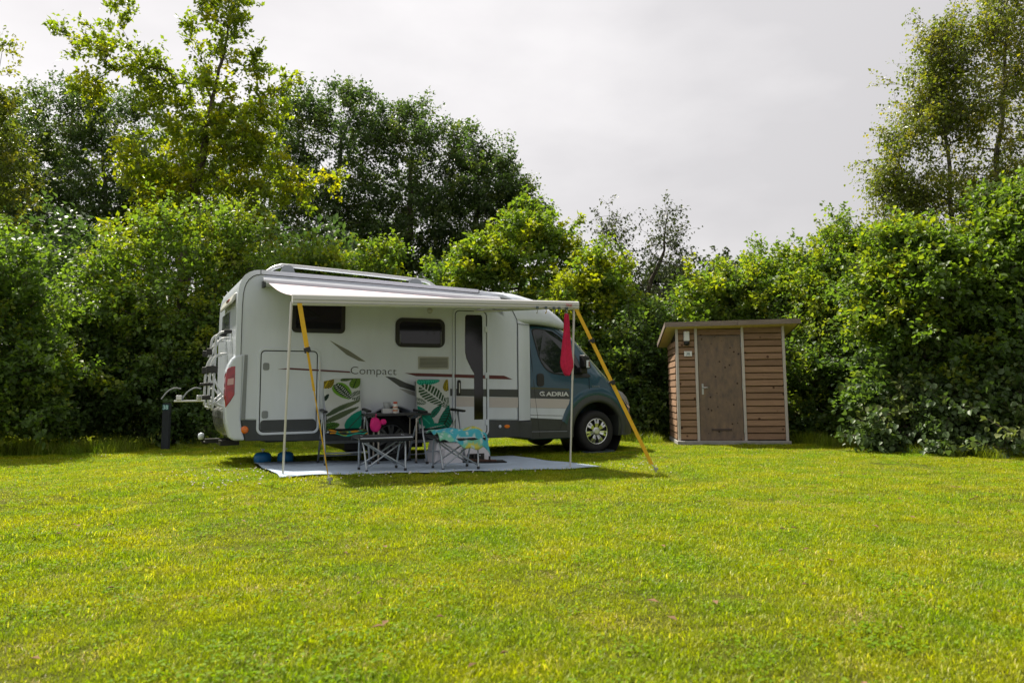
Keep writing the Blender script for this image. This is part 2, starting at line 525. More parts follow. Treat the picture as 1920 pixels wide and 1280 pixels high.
    tint = 0.22*rg.random(m_) + 0.62*(ctint[ii//ntw]**2.2) + 0.30*tint_c + tint_z*(P[:, 2]-zmin)/(zmax-zmin+1e-6)
    ok = (P[:, 2] + base[2]) > 0.03
    o = bpy.data.objects.new(trunk_name, mb.mesh(trunk_name, bark or BARK, True)); put(o, root)
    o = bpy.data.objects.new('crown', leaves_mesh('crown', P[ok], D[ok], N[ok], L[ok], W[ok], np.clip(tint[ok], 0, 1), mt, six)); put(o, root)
    tag(root, label, cat, group)
    return root

def B(px, py, Y, rx, ry, ry_d=None):
    """ellipsoid blob: picture position at depth Y, half sizes in picture pixels"""
    s = Y/FOCAL_PX
    return (ray_at(px, py, Y), (rx*s, (ry_d if ry_d else min(rx, ry*1.3)*s), ry*s))
def A(px, py, Y): return ray_at(px, py, Y)
def foot(px, Y):
    p = ray_at(px, 800, Y); return np.array([p[0], Y, -0.02])
# ------------------------------------------------------------------ trees and shrubs
Y = 19.5
tree('oak_tree', 'tall airy yellow-green oak rising behind the rear of the motorhome', [
    B(420,345,Y,150,62), B(290,320,Y,85,62), B(555,350,Y,75,36), B(630,362,Y,28,14), B(480,290,Y,80,45), B(390,225,Y,95,60), B(330,170,Y,60,40),
    B(205,95,Y,55,40), B(120,62,Y,38,20), B(270,140,Y,60,38), B(235,35,Y,34,28), B(430,40,Y,68,48), B(400,-30,Y,60,50), B(355,70,Y,35,24), B(455,130,Y,50,30),
    B(515,180,Y,48,44), B(480,215,Y,40,40), B(415,110,Y,42,36), B(395,165,Y,48,36), B(330,250,Y,60,50), B(450,260,Y,60,45), B(300,190,Y,50,36), B(350,400,Y,130,40), B(180,170,Y,40,30), B(290,430,Y,100,40), B(430,425,Y,90,38)],
    [foot(330,Y), A(334,640,Y), A(342,500,Y), A(362,410,Y), A(376,330,Y), A(384,250,Y), A(398,190,Y), A(418,110,Y), A(432,30,Y), A(440,-50,Y)],
    L_OAK_Y, 540, 56, (0.132, 0.088), trunk_r=0.15, bf=0.22, seed=11, twig=0.46, tint_c=0.8, tint_z=-0.12, shell=0.6)
Y = 15.4
tree('hazel_shrub', 'broad yellow-green hazel at the foot of the tall oak', [
    B(350,485,Y,130,66), B(430,440,Y,62,40), B(330,425,Y,44,26), B(215,495,Y,50,26), B(220,570,Y,100,75), B(350,590,Y,130,90), B(430,520,Y,70,70), B(300,660,Y,140,80)],
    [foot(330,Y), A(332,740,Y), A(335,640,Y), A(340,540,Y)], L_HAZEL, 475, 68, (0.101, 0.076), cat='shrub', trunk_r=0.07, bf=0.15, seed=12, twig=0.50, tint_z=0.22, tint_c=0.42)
tree('dark_shrub', 'dark leafy shrub behind the bike rack and number post', [
    B(330,720,15.4,110,95), B(240,700,15.4,70,90), B(400,690,15.4,50,110), B(310,790,15.0,120,40), B(210,780,15.2,50,40)],
    [foot(310,15.4), A(312,760,15.4), A(320,700,15.4)], L_SHRUB_D, 450, 68, (0.094, 0.072), cat='shrub', trunk_r=0.05, bf=0.12, seed=13, twig=0.46, tint_c=0.3)
tree('dark_shrub', 'dark shrub with arching sprays between the hazel and the left picture edge', [
    B(130,690,14.8,80,75), B(160,630,15.0,45,36), B(110,750,14.4,90,60), B(190,690,14.8,50,70), B(75,620,15.0,40,40)],
    [foot(130,14.8), A(132,740,14.8), A(135,660,14.8)], L_SHRUB_D, 412, 68, (0.097, 0.072), cat='shrub', trunk_r=0.05, bf=0.12, seed=14, twig=0.46, tint_c=0.5)
tree('hazel_shrub', 'leafy hazel at the left picture edge with light tips', [
    B(25,560,13.0,80,70), B(-30,640,13.0,100,120), B(40,700,13.0,75,80), B(10,770,12.8,80,45), B(70,500,13.2,34,18), B(10,495,13.1,40,22), B(-80,540,13.0,90,120)],
    [foot(-20,13.0), A(-18,740,13.0), A(-10,640,13.0)], L_HAZEL, 450, 68, (0.101, 0.076), cat='shrub', trunk_r=0.05, bf=0.12, seed=15, twig=0.46, tint_c=0.3)
tree('edge_tree', 'mottled tree half cut off by the left picture edge', [
    B(-10,300,19,55,110), B(10,200,19,35,70), B(5,120,19,30,45), B(-70,250,19,90,190), B(0,420,18.7,50,70), B(30,330,19,40,60)],
    [foot(-60,19), A(-58,600,19), A(-50,400,19), A(-35,250,19), A(-15,150,19), A(5,90,19)], L_BIRCH, 222, 56, (0.108, 0.077), trunk_r=0.11, bf=0.3, seed=16, twig=0.46, tint_c=0.4, shell=0.6)
# dark wood behind
G = 'dark woodland trees behind the hedge'
for args in (
    ('tall dark tree behind the left edge tree', [B(60,260,28,95,105), B(30,380,28,120,110), B(110,190,28,60,50), B(-60,330,28,110,160), B(70,500,28,130,90)], 70, 21),
    ('dark tree filling the gap at the far left behind the hedge', [B(-20,230,30,70,70), B(20,300,30,90,90), B(100,380,30,110,90), B(-60,380,30,90,110), B(280,400,30,110,80)], 40, 27),
    ('dark tree left of the oak with a domed top', [B(190,260,28.5,90,100), B(160,190,28.5,55,45), B(230,360,28.5,110,110), B(180,480,28.5,120,100), B(250,210,28.5,50,40)], 195, 22),
    ('dark tree seen through the crown of the oak', [B(400,330,29,110,110), B(330,420,29,110,110), B(450,440,29,120,100), B(510,270,29,55,80), B(330,330,29,90,90)], 400, 23),
    ('tall dark oak with the highest rounded top behind the motorhome roof', [B(640,260,27,80,85), B(590,230,27,45,45), B(660,200,27,50,32), B(620,380,27,110,110), B(560,300,27,55,95), B(545,215,27,30,30), B(640,480,27,120,70)], 625, 24),
    ('dark oak just left of the sloping end of the wood', [B(770,300,27.5,85,85), B(780,225,27.5,50,28), B(720,250,27.5,45,45), B(770,410,27.5,120,100), B(760,490,27.5,130,60), B(840,270,27.5,40,36)], 765, 25),
    ('dark oak at the right sloping end of the wood', [B(900,370,27,80,70), B(880,310,27,48,38), B(950,390,27,50,50), B(900,470,27,110,70), B(985,420,27,40,45), B(930,325,27,34,28)], 890, 26)):
    lab, bl, px, sd = args
    yy = 24 + (sd-21)*0.6
    tp = min(b_[0][2]*-1 for b_ in bl)
    tr = [foot(px, bl[0][0][1]), A(px+3, 620, bl[0][0][1]), A(px-4, 500, bl[0][0][1]), A(px+5, 400, bl[0][0][1]), bl[0][0]]
    tree('dark_oak_tree', lab, bl, tr, L_OAK_D, 426, 96, (0.122, 0.086), group=G, trunk_r=0.19, bf=0.28, seed=sd, twig=0.70, tint_c=0.35, shell=0.5, tint_z=0.12)
# behind the motorhome, between wood and birches
tree('maple_shrub', 'pale green young maple just behind the middle of the motorhome roof', [B(710,505,19,32,34), B(690,540,19,40,40), B(730,480,19,14,16)],
     [foot(705,19), A(706,640,19), A(706,560,19)], L_HAZEL, 112, 60, (0.108, 0.079), cat='shrub', trunk_r=0.04, seed=31, twig=0.46, tint_c=0.9)
tree('maple_shrub', 'small pale green maple showing above the rear roof rail', [B(600,500,18,40,26), B(560,520,18,50,40), B(630,515,18,30,30)],
     [foot(590,18), A(592,640,18), A(594,560,18)], L_HAZEL, 137, 60, (0.101, 0.072), cat='shrub', trunk_r=0.04, seed=32, twig=0.46, tint_c=0.9)
tree('maple_tree', 'yellow-green maple with reddish tips behind the cab roof', [B(960,480,19,75,50), B(1000,440,19,55,40), B(920,500,19,60,50), B(1040,470,19,45,40), B(985,405,19.5,36,24), B(1000,560,19,110,60), B(860,520,19.5,60,40)],
     [foot(970,19.3), A(972,640,19.3), A(975,540,19.3), A(985,460,19.3)], L_HAZEL, 412, 68, (0.115, 0.086), trunk_r=0.08, bf=0.18, seed=33, twig=0.40, tint_c=0.75, tint_z=0.15)
tree('maple_shrub', 'bright green maple shrub right of the windscreen', [B(1110,540,17.5,60,50), B(1140,600,17.5,50,70), B(1080,590,17.5,60,60), B(1130,510,17.5,35,25), B(1110,690,17.5,90,90)],
     [foot(1110,17.6), A(1112,700,17.6), A(1112,600,17.6)], L_HAZEL, 412, 68, (0.112, 0.090), cat='shrub', trunk_r=0.06, bf=0.15, seed=34, twig=0.46, tint_c=0.5, tint_z=0.25)
tree('dark_shrub', 'dark hedge shrub between the bonnet and the shed', [B(1200,690,16.5,60,90), B(1180,780,16.3,80,50), B(1240,720,16.6,40,110), B(1150,740,16.4,50,70), B(1225,615,16.8,36,36)],
     [foot(1200,16.5), A(1200,760,16.5), A(1203,690,16.5)], L_SHRUB_D, 425, 68, (0.094, 0.072), cat='shrub', trunk_r=0.05, bf=0.12, seed=35, twig=0.46, tint_c=0.35)
G2 = 'two thin birches above the shed path'
tree('thin_birch', 'sparse thin birch, the left stem of the pair left of the shed', [B(1150,440,21,32,44), B(1135,405,21,16,16), B(1165,490,21,36,34), B(1185,540,21,30,34)],
     [foot(1192,21), A(1192,660,21), A(1190,590,21), A(1180,520,21), A(1165,470,21), A(1142,405,21)], L_BIRCH_D, 90, 24, (0.09, 0.065), trunk_r=0.06, bf=0.35, seed=36, twig=0.45, group=G2, droop=0.5, bark=BARK, shell=0.7)
tree('thin_birch', 'sparse thin birch leaning right, just left of the shed', [B(1245,440,21,40,46), B(1225,480,21,30,36), B(1255,500,21,34,40), B(1252,398,21,15,14), B(1240,550,21,34,30)],
     [foot(1185,21.2), A(1188,680,21.2), A(1192,600,21.2), A(1215,545,21), A(1238,490,21), A(1252,400,21)], L_BIRCH_D, 100, 24, (0.09, 0.065), trunk_r=0.07, bf=0.35, seed=37, twig=0.45, group=G2, droop=0.5, bark=BARK, shell=0.7)
tree('far_tree', 'distant blue-green tree behind the thin birches', [B(1240,560,40,55,45), B(1270,540,40,29,30), B(1200,580,40,50,40), B(1250,620,40,80,60)],
     [foot(1240,40), A(1240,640,40), A(1240,580,40)], L_BIRCH_D, 260, 52, (0.26, 0.18), trunk_r=0.2, seed=38, twig=0.8, tint_c=0.2)
tree('far_tree', 'distant dark tree top between birches and hedge', [B(1345,520,42,45,26), B(1320,560,42,60,40), B(1400,540,42,60,40), B(1300,620,42,90,60)],
     [foot(1345,42), A(1345,640,42), A(1345,560,42)], L_BIRCH_D, 300, 52, (0.26, 0.18), trunk_r=0.2, seed=39, twig=0.8, tint_c=0.2)
# hedge behind the shed
tree('maple_shrub', 'yellow-green shrub above the left end of the shed roof', [B(1325,575,17.4,55,45), B(1300,620,17.2,50,50), B(1360,550,17.6,45,30), B(1280,660,17.2,40,60), B(1340,680,17.4,70,90)],
     [foot(1320,17.4), A(1320,720,17.4), A(1322,620,17.4)], L_HAZEL, 375, 68, (0.112, 0.079), cat='shrub', trunk_r=0.06, bf=0.15, seed=41, twig=0.46, tint_c=0.7, tint_z=0.15)
tree('hedge_shrub', 'mid green shrub above the right half of the shed roof', [B(1430,540,17.6,65,48), B(1400,580,17.4,60,50), B(1480,530,17.6,50,48), B(1450,640,17.6,90,80), B(1440,500,17.8,40,22)],
     [foot(1440,17.6), A(1440,720,17.6), A(1440,600,17.6)], L_HAZEL, 400, 68, (0.104, 0.079), cat='shrub', trunk_r=0.06, bf=0.15, seed=42, twig=0.46, tint_c=0.45, tint_z=0.16)
tree('hedge_shrub', 'tall pointed hedge shrub to the right behind the shed', [B(1560,520,16.6,70,56), B(1575,460,16.6,34,30), B(1610,490,16.6,45,26), B(1530,600,16.4,70,80), B(1600,600,16.4,70,90), B(1510,560,16.6,50,50)],
     [foot(1560,16.5), A(1560,740,16.5), A(1562,640,16.5), A(1566,540,16.5)], L_HAZEL, 550, 68, (0.094, 0.072), cat='shrub', trunk_r=0.06, bf=0.15, seed=43, twig=0.46, tint_c=0.3, tint_z=0.18)
tree('dark_shrub', 'shaded hedge shrub low beside the right wall of the shed', [B(1545,700,15.6,70,80), B(1530,780,15.4,60,50), B(1600,720,15.4,60,90), B(1580,800,15.2,60,30)],
     [foot(1550,15.5), A(1550,770,15.5), A(1552,700,15.5)], L_SHRUB_D, 412, 68, (0.094, 0.072), cat='shrub', trunk_r=0.05, bf=0.12, seed=44, twig=0.46, tint_c=0.25, tint_z=0.2)
Y = 13.2
tree('hazel_shrub', 'big hazel bush with large glossy leaves at the right', [
    B(1740,540,Y,110,90), B(1700,465,Y,55,40), B(1820,500,Y,90,66), B(1860,590,Y,110,110), B(1690,600,Y,80,90), B(1780,680,Y,120,80), B(1900,420,Y,90,70), B(1650,560,Y,45,60)],
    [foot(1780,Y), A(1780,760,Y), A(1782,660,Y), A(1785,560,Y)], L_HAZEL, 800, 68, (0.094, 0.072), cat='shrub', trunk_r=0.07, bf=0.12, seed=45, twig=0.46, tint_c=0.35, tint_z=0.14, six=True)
tree('hazel_shrub', 'leafy hazel filling the lower right corner of the hedge', [
    B(1890,700,12.6,90,90), B(1960,600,12.8,90,130), B(1840,760,12.4,80,60), B(1680,720,13.0,70,70), B(1760,770,12.8,90,50)],
    [foot(1870,12.7), A(1870,780,12.7), A(1872,700,12.7)], L_SHRUB_D, 450, 68, (0.097, 0.079), cat='shrub', trunk_r=0.06, bf=0.12, seed=46, twig=0.46, tint_c=0.3, six=True)
Y = 15.0
tree('birch_tree', 'tall airy birch in the upper right corner', [
    B(1860,70,Y,70,75), B(1900,160,Y,70,90), B(1840,220,Y,80,80), B(1880,330,Y,90,80), B(1930,60,Y,70,90), B(1900,-20,Y,70,60), B(1800,340,Y,60,60), B(1960,250,Y,80,120), B(1850,400,Y,90,50), B(1920,440,Y,80,50)],
    [foot(1850,Y), A(1852,620,Y), A(1860,460,Y), A(1872,340,Y), A(1880,220,Y), A(1884,100,Y), A(1890,0,Y), A(1895,-60,Y)],
    L_BIRCH, 592, 64, (0.068, 0.050), trunk_r=0.07, bf=0.3, seed=51, twig=0.50, bark=BARK_B, droop=0.35, tint_c=0.85, shell=0.6)
tree('birch_tree', 'slender birch leaning out left of the tall birch', [
    B(1765,80,Y,40,50), B(1760,140,Y,55,60), B(1770,220,Y,60,60), B(1735,210,Y,40,40), B(1710,260,Y,48,36), B(1680,320,Y,40,44), B(1720,360,Y,60,60), B(1670,360,Y,29,22), B(1700,420,Y,60,36)],
    [foot(1800,Y), A(1798,620,Y), A(1790,480,Y), A(1780,340,Y), A(1772,230,Y), A(1766,140,Y), A(1762,60,Y)],
    L_BIRCH, 454, 60, (0.068, 0.050), trunk_r=0.05, bf=0.3, seed=52, twig=0.50, bark=BARK_B, droop=0.5, tint_c=0.8, shell=0.65)
# brambles in front of the right hedge
for k, (lab, bl, px, Y) in enumerate((
    ('pale bramble bush nearest the shed at the foot of the hedge', [B(1690,800,12.4,60,36), B(1720,765,12.5,50,34), B(1655,825,12.2,36,18), B(1745,810,12.2,40,40)], 1700, 12.3),
    ('bramble bush in the middle of the right hedge foot', [B(1790,790,12.1,55,50), B(1835,770,12.1,46,40), B(1780,838,11.6,34,16), B(1815,835,11.7,30,18), B(1770,745,12.4,30,24)], 1795, 12.0),
    ('bramble bush at the right picture edge', [B(1880,800,11.8,50,44), B(1935,770,11.8,60,64), B(1865,842,11.3,44,14), B(1905,735,12.0,50,26), B(1910,838,11.4,40,20)], 1900, 11.8))):
    tree('bramble_bush', lab, bl, [foot(px, Y), A(px, 820, Y), A(px+2, 800, Y)], L_BRAMBLE, 120, 40, (0.10, 0.085), cat='bush', group='brambles along the hedge foot', trunk_r=0.014, bf=0.05, seed=61+k, twig=0.42, six=True, tint_c=0.5, trunk_name='stem', shell=0.8, droop=0.35)

# dense undergrowth closing the view behind the hedge
n_u = 80000
ux = rng.uniform(-24, 20, n_u); uy = rng.uniform(19.5, 24, n_u)
ht = 2.6 + 1.2*np.sin(ux*0.9+1) + 0.7*np.sin(ux*2.3) + np.where(ux < -1, 2.2, 0)
ht = np.where((ux > 2.0) & (ux < 6), ht*0.75, ht)
uz = rng.random(n_u)**0.75*np.clip(ht, 1.2, 6.5)
P = np.stack([ux, uy, uz], 1) + rng.normal(size=(n_u, 3))*0.08
D = unit(rng.normal(size=(n_u, 3)) + np.array([0, 0, -0.2])); N = unit(rng.normal(size=(n_u, 3))*0.5 + np.array([0, 0, 1.0]))
me = leaves_mesh('undergrowth', P, D, N, 0.22*(0.6+0.6*rng.random(n_u)), 0.16*(0.6+0.6*rng.random(n_u)), rng.random(n_u)*0.6, L_OAK_D)
tag(put(bpy.data.objects.new('undergrowth', me)), 'dark leafy undergrowth deep behind the hedge', 'undergrowth', kind='stuff')

# the trees on the viewer's side of the pitch (they show mirrored in the windows and shade the low sky)
def copy_tree(o, loc, rz, s):
    c = o.copy(); COL.objects.link(c); c.location = loc; c.rotation_euler = (0, 0, rz); c.scale = (s, s, s)
    for ch in o.children:
        d_ = ch.copy(); COL.objects.link(d_); d_.parent = c
    c['label'] = 'tree standing behind the viewer, mirrored in the motorhome windows'; c['group'] = 'trees mirrored in the windows'
    return c
src_t = [o for o in bpy.data.objects if o.name.startswith('dark_oak_tree')]
ring = [(-26 + k*6.3 + 1.5*math.sin(k*3), -9 - 2.5*math.cos(k*2)) for k in range(0, 9, 2)] + [(15.5,7.5),(17,3.5),(16,-1),(18,-5.5)]
for k, (x, y) in enumerate(ring):
    copy_tree(src_t[k % len(src_t)], (x, y, 0), k*1.3, 0.78 + 0.10*math.sin(k*5))
# ------------------------------------------------------------------ motorhome
YAW = R(27)
VO = Vector((1.425, 12.57, 0.0))
van = empty('motorhome', VO, YAW)
tag(van, 'white and dark teal low-profile motorhome with an awning out', 'motorhome')
WHITE = mat('white gelcoat', (0.63,0.685,0.775), 0.30, var=0.10, vscale=1.6, coat=0.3, stretch=(2.2,2.2,0.45))  # bluish cast of the skylight is put into this white
TRIMW = mat('white trim', (0.63,0.685,0.77), 0.35, var=0.05, vscale=3)
GREYT = mat('grey trim', (0.22,0.24,0.26), 0.45, var=0.1)
SKIRT = mat('dark skirt', (0.045,0.052,0.058), 0.5, var=0.25, vscale=5)
BLACK = mat('black plastic', (0.012,0.012,0.013), 0.5, var=0.2)
RUBBER = mat('rubber seal', (0.018,0.02,0.022), 0.7)
GLASS = mat('dark acrylic window', (0.004,0.004,0.005), 0.06, spec=0.45)
CABGLASS = mat('cab window glass', (0.008,0.013,0.013), 0.03, spec=0.6)
BLUE = mat('teal metallic paint', (0.006,0.058,0.098), 0.32, metal=0.1, coat=0.5, var=0.12, vscale=2)
PLASTIC = mat('grey green plastic', (0.045,0.052,0.046), 0.6, var=0.2, vscale=6)
DRED = mat('dark red stripe', (0.10,0.012,0.016), 0.4)
DGREY = mat('graphite stripe', (0.045,0.05,0.055), 0.4)
OLIVE = mat('olive grey swoosh', (0.16,0.165,0.13), 0.4)
PINKG = mat('pale rose grey stripe', (0.50,0.46,0.46), 0.4)
CHROME = mat('bright trim', (0.62,0.63,0.64), 0.18, metal=0.9)
ALU = mat('anodised aluminium', (0.56,0.57,0.58), 0.32, metal=0.75, var=0.1, vscale=12)
LAMPRED = mat('red lamp lens', (0.42,0.008,0.012), 0.12, coat=0.8, var=0.5, vscale=14)
ORANGE = mat('orange lens', (0.75,0.16,0.01), 0.2, coat=0.5)
TYRE = mat('tyre rubber', (0.014,0.014,0.015), 0.8, var=0.3, vscale=20)
SEAM = mat('seam shadow gap', (0.012,0.013,0.014), 0.8)
HB = -0.10; FAR = 2.20; CEN = 1.05

def arc(cx, cz, r, a0, a1, n=16):
    return [(cx + r*math.cos(R(a0+(a1-a0)*k/n)), cz + r*math.sin(R(a0+(a1-a0)*k/n))) for k in range(n+1)]
RW = (-3.575, 0.35); FW = (-0.02, 0.35); AR = 0.47
rear_top = [(-5.748,2.19),(-5.742,2.36),(-5.725,2.47),(-5.695,2.55),(-5.655,2.61),(-5.60,2.65),(-5.54,2.675),(-5.464,2.686)]
shell = [(-1.55,0.57),(-1.55,2.46),(-1.80,2.55),(-2.23,2.588),(-3.9,2.645)] + rear_top[::-1] + [(-5.751,1.74),(-5.745,1.0),(-5.70,0.68),(-4.02,0.64)]
zz = 0.64; ch = math.degrees(math.asin((zz-RW[1])/AR))
shell += arc(RW[0], RW[1], AR, 180-ch, ch, 14)[1:-1] + [(-3.575+math.sqrt(AR**2-(0.63-.35)**2), 0.625)]
MB().prism_uz(shell, HB, FAR).build('body_shell', WHITE, van, bevel=0.03, seg=3)
# dark lower skirts, front and rear of the wheel, as deep as the body
c1 = math.degrees(math.asin((0.41-.35)/AR)); 
front_sk = [(-1.55,0.32),(-1.55,0.567)] + [(-3.575+math.sqrt(AR**2-(0.62-.35)**2), 0.622)] + arc(RW[0], RW[1], AR, 34, -4, 8)
rear_sk = [(-5.60,0.41),(-5.66,0.676),(-4.02,0.637)] + arc(RW[0], RW[1], AR, 142, 180, 8) + [(-4.06,0.36)]
MB().prism_uz(front_sk, HB-0.006, FAR+0.006).build('skirt', SKIRT, van, bevel=0.012)
MB().prism_uz(rear_sk, HB-0.006, FAR+0.006).build('skirt', SKIRT, van, bevel=0.012)
MB().box((-3.3, CEN, 0.47), (4.0, 1.7, 0.22)).box((-3.575, CEN, 0.5), (1.2, 1.45, 0.6)).build('underbody', BLACK, van)
# roof edge trim round the rear of the side wall + dark joint line
outer = [(-5.752,0.95),(-5.756,1.5),(-5.757,1.74)] + [(a-0.006, b+0.004) for a, b in rear_top] + [(-3.9,2.651),(-2.23,2.594)]
inner = [(-5.690,0.95),(-5.693,1.5),(-5.694,1.74),(-5.692,2.18),(-5.686,2.34),(-5.672,2.43),(-5.650,2.50),(-5.618,2.553),(-5.572,2.596),(-5.526,2.62),(-5.463,2.634),(-3.9,2.598),(-2.23,2.545)]
mb = MB(); n = len(outer)
pv = [(a, HB-0.010, b) for a, b in outer] + [(a, HB-0.010, b) for a, b in inner] + [(a, HB+0.02, b) for a, b in outer] + [(a, HB+0.02, b) for a, b in inner]
fs = []
for i in range(n-1):
    fs += [(i, i+1, n+i+1, n+i), (i, 2*n+i, 2*n+i+1, i+1), (n+i, n+i+1, 3*n+i+1, 3*n+i)]
mb.add(pv, fs).build('edge_trim', TRIMW, van, smooth=False)
MB().tube([(a+0.004, HB-0.006, b-0.004) for a, b in inner], 0.0055, 5).build('seam', SEAM, van)
MB().tube([(-2.227, HB-0.013, 2.545), (-2.227, HB-0.013, 2.592)], 0.006, 5).build('seam', SEAM, van)
MB().tube([(-5.463, HB-0.013, 2.634), (-5.463, HB-0.013, 2.69)], 0.004, 5).build('seam', SEAM, van)
# rear corner bulges with lamps
bulge = [(-5.655,1.547),(-5.736,1.546),(-5.79,1.49),(-5.835,1.41),(-5.862,1.32),(-5.870,1.10),(-5.868,0.80),(-5.852,0.64),(-5.80,0.46),(-5.755,0.42),(-5.606,0.416),(-5.645,0.55),(-5.664,0.68)]
lampp = [(-5.852,1.355),(-5.80,1.385),(-5.752,1.392),(-5.752,1.016),(-5.80,0.93),(-5.862,0.845),(-5.874,1.0),(-5.872,1.25)]
for v0, v1, lv0, lv1 in ((HB-0.02, 0.14, HB-0.028, 0.03), (FAR-0.14, FAR+0.02, FAR-0.03, FAR+0.028)):
    if v0 > 1: bulge = [(a_+0.13, b_) for a_, b_ in bulge]; lampp = [(a_+0.13, b_) for a_, b_ in lampp]
    MB().prism_uz(bulge, v0, v1).build('rear_corner', WHITE, van, bevel=0.03, seg=3)
    lp = MB().prism_uz(lampp, lv0, lv1).build('tail_lamp', LAMPRED, van, bevel=0.012)
    fy = lv0-0.002 if lv0 < 1 else lv1+0.002
    dx_ = 0.13 if lv0 > 1 else 0
    MB().prism_uz([(-5.845+dx_,1.22),(-5.77+dx_,1.235),(-5.772+dx_,1.15),(-5.848+dx_,1.14)], fy-0.002, fy+0.002).build('reverse_lens', mat('clear lens', (0.6,0.35,0.33), 0.1, coat=0.6), lp)
MB().prism_uz([(-5.664,0.70),(-5.64,1.54),(-5.60,1.54),(-5.61,0.69)], HB-0.008, HB+0.02).build('corner_strip', GREYT, van)
MB().prism_uz([(-5.70,0.80),(-5.80,0.83),(-5.855,0.79),(-5.86,0.70),(-5.84,0.58),(-5.80,0.47),(-5.70,0.40)], 0.14, 1.62).build('bumper', mat('silver bumper', (0.42,0.43,0.42), 0.22, metal=0.7, var=0.2, vscale=3), van, bevel=0.02)
# rear wall: window, high brake light, licence panel
MB().box((-5.752, CEN+0.1, 2.04), (0.02, 0.9, 0.30)).build('rear_window', mat('tinted rear pane', (0.10,0.11,0.12), 0.15), van, bevel=0.006)
MB().prism_uz([(-5.735,2.40),(-5.775,2.37),(-5.815,2.27),(-5.805,2.23),(-5.745,2.31)], 0.10, 1.45).build('rear_spoiler', mat('cream grey spoiler', (0.52,0.52,0.48), 0.35), van, bevel=0.015)
MB().box((-5.805, 0.5, 2.31), (0.02, 0.28, 0.035)).build('brake_light', LAMPRED, van, bevel=0.005)
MB().lathe([(0.0,-0.012),(0.035,-0.012),(0.05,-0.004),(0.05,0.0)], (-5.615, HB-0.008, 0.555), 'y', 20).build('marker_lamp', ORANGE, van, smooth=True).scale = (1,1,1)
# garage door
GD = (-5.469, -4.645, 0.48, 1.637)
o_ = rrect(*GD, 0.085); i_ = rrect(GD[0]+0.032, GD[1]-0.032, GD[2]+0.032, GD[3]-0.032, 0.06); i2 = rrect(GD[0]+0.045, GD[1]-0.045, GD[2]+0.045, GD[3]-0.045, 0.052)
gd = MB().prism_uz(i2, HB-0.013, HB+0.01).build('garage_door', WHITE, van, bevel=0.006)
MB().ring_uz(o_, i_, HB-0.015, HB+0.01).build('frame', TRIMW, gd, bevel=0.005)
MB().ring_uz(i_, i2, HB-0.008, HB+0.01).build('seal', RUBBER, gd)
MB().prism_uz(rrect(GD[0]+0.048, GD[1]-0.048, GD[2]+0.048, 0.676, 0.045), HB-0.0165, HB).build('lower_panel', SKIRT, gd)
for zz in (1.387, 0.748):
    lk = MB().prism_uz(rrect(-5.405, -5.322, zz-0.05, zz+0.05, 0.025), HB-0.020, HB).build('lock', GREYT, gd, bevel=0.006)
MB().box((-4.653, HB-0.02, 1.33), (0.02, 0.016, 0.26)).build('hinge', ALU, gd)
# side windows
for nm, (a, b_, c, d_), rr in (('side_window', (-5.03,-4.317,1.868,2.345), 0.055), ('side_window', (-3.55,-2.805,1.695,2.10), 0.09)):
    w = MB().prism_uz(rrect(a, b_, c, d_, rr), HB-0.022, HB+0.01).build(nm, GLASS, van, bevel=0.008)
    oo = rrect(a-0.012, b_+0.012, c-0.012, d_+0.012, rr+0.01); ii_ = rrect(a+0.045, b_-0.045, c+0.045, d_-0.045, max(rr-0.03, 0.02))
    MB().ring_uz(oo, ii_, HB-0.026, HB).build('frame', BLACK, w, bevel=0.006)
    if a > -4:
        MB().box((-3.50, HB-0.029, 1.80), (0.008, 0.008, 0.14)).build('stay', GREYT, w)
        MB().box((-2.86, HB-0.029, 1.82), (0.008, 0.008, 0.2)).build('stay', GREYT, w)
# vent
vt = MB().ring_uz(rrect(-3.21,-2.728,1.364,1.55,0.012), rrect(-3.192,-2.746,1.382,1.532,0.008), HB-0.014, HB).build('vent', mat('beige vent', (0.40,0.40,0.36), 0.5), van)
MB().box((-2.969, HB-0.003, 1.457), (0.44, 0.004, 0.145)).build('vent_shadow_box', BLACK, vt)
sl = MB().box((0, 0, 0), (0.445, 0.012, 0.009), rx=R(30)).mesh('slat', MATS['beige vent'])
for k in range(8):
    o = bpy.data.objects.new('slat', sl); o.location = (-2.969, HB-0.010, 1.392 + k*0.0185); put(o, vt)
# habitation door
HD = (-2.662, -2.066, 0.345, 2.29)
o_ = rrect(*HD, 0.10); i_ = rrect(HD[0]+0.030, HD[1]-0.030, HD[2]+0.03, HD[3]-0.03, 0.075); i2 = rrect(HD[0]+0.044, HD[1]-0.044, HD[2]+0.042, HD[3]-0.042, 0.066)
hd = MB().prism_uz(i2, HB-0.016, HB+0.01).build('entrance_door', WHITE, van, bevel=0.006)
MB().ring_uz(o_, i_, HB-0.018, HB+0.01).build('frame', TRIMW, hd, bevel=0.005)
MB().ring_uz(i_, i2, HB-0.010, HB+0.01).build('seal', RUBBER, hd)
wp = [(-2.44,2.195),(-2.20,2.20),(-2.175,2.17),(-2.165,1.33),(-2.166,0.605),(-2.315,0.605),(-2.316,1.30),(-2.369,1.382),(-2.44,1.52),(-2.463,1.62),(-2.466,1.79),(-2.463,2.165)]
MB().prism_uz(wp, HB-0.020, HB).build('pane', GLASS, hd, bevel=0.004)
hn = MB().prism_uz(rrect(-2.595,-2.535,0.965,1.205,0.029), HB-0.030, HB).build('handle', BLACK, hd, bevel=0.006)
MB().box((-2.565, HB-0.034, 1.085), (0.012, 0.01, 0.15)).build('pull', ALU, hn)
for zz in (1.98, 1.27, 0.56):
    MB().prism_uz(rrect(-2.135,-2.08,zz-0.045,zz+0.045,0.015), HB-0.032, HB).build('hinge', TRIMW, hd, bevel=0.006)
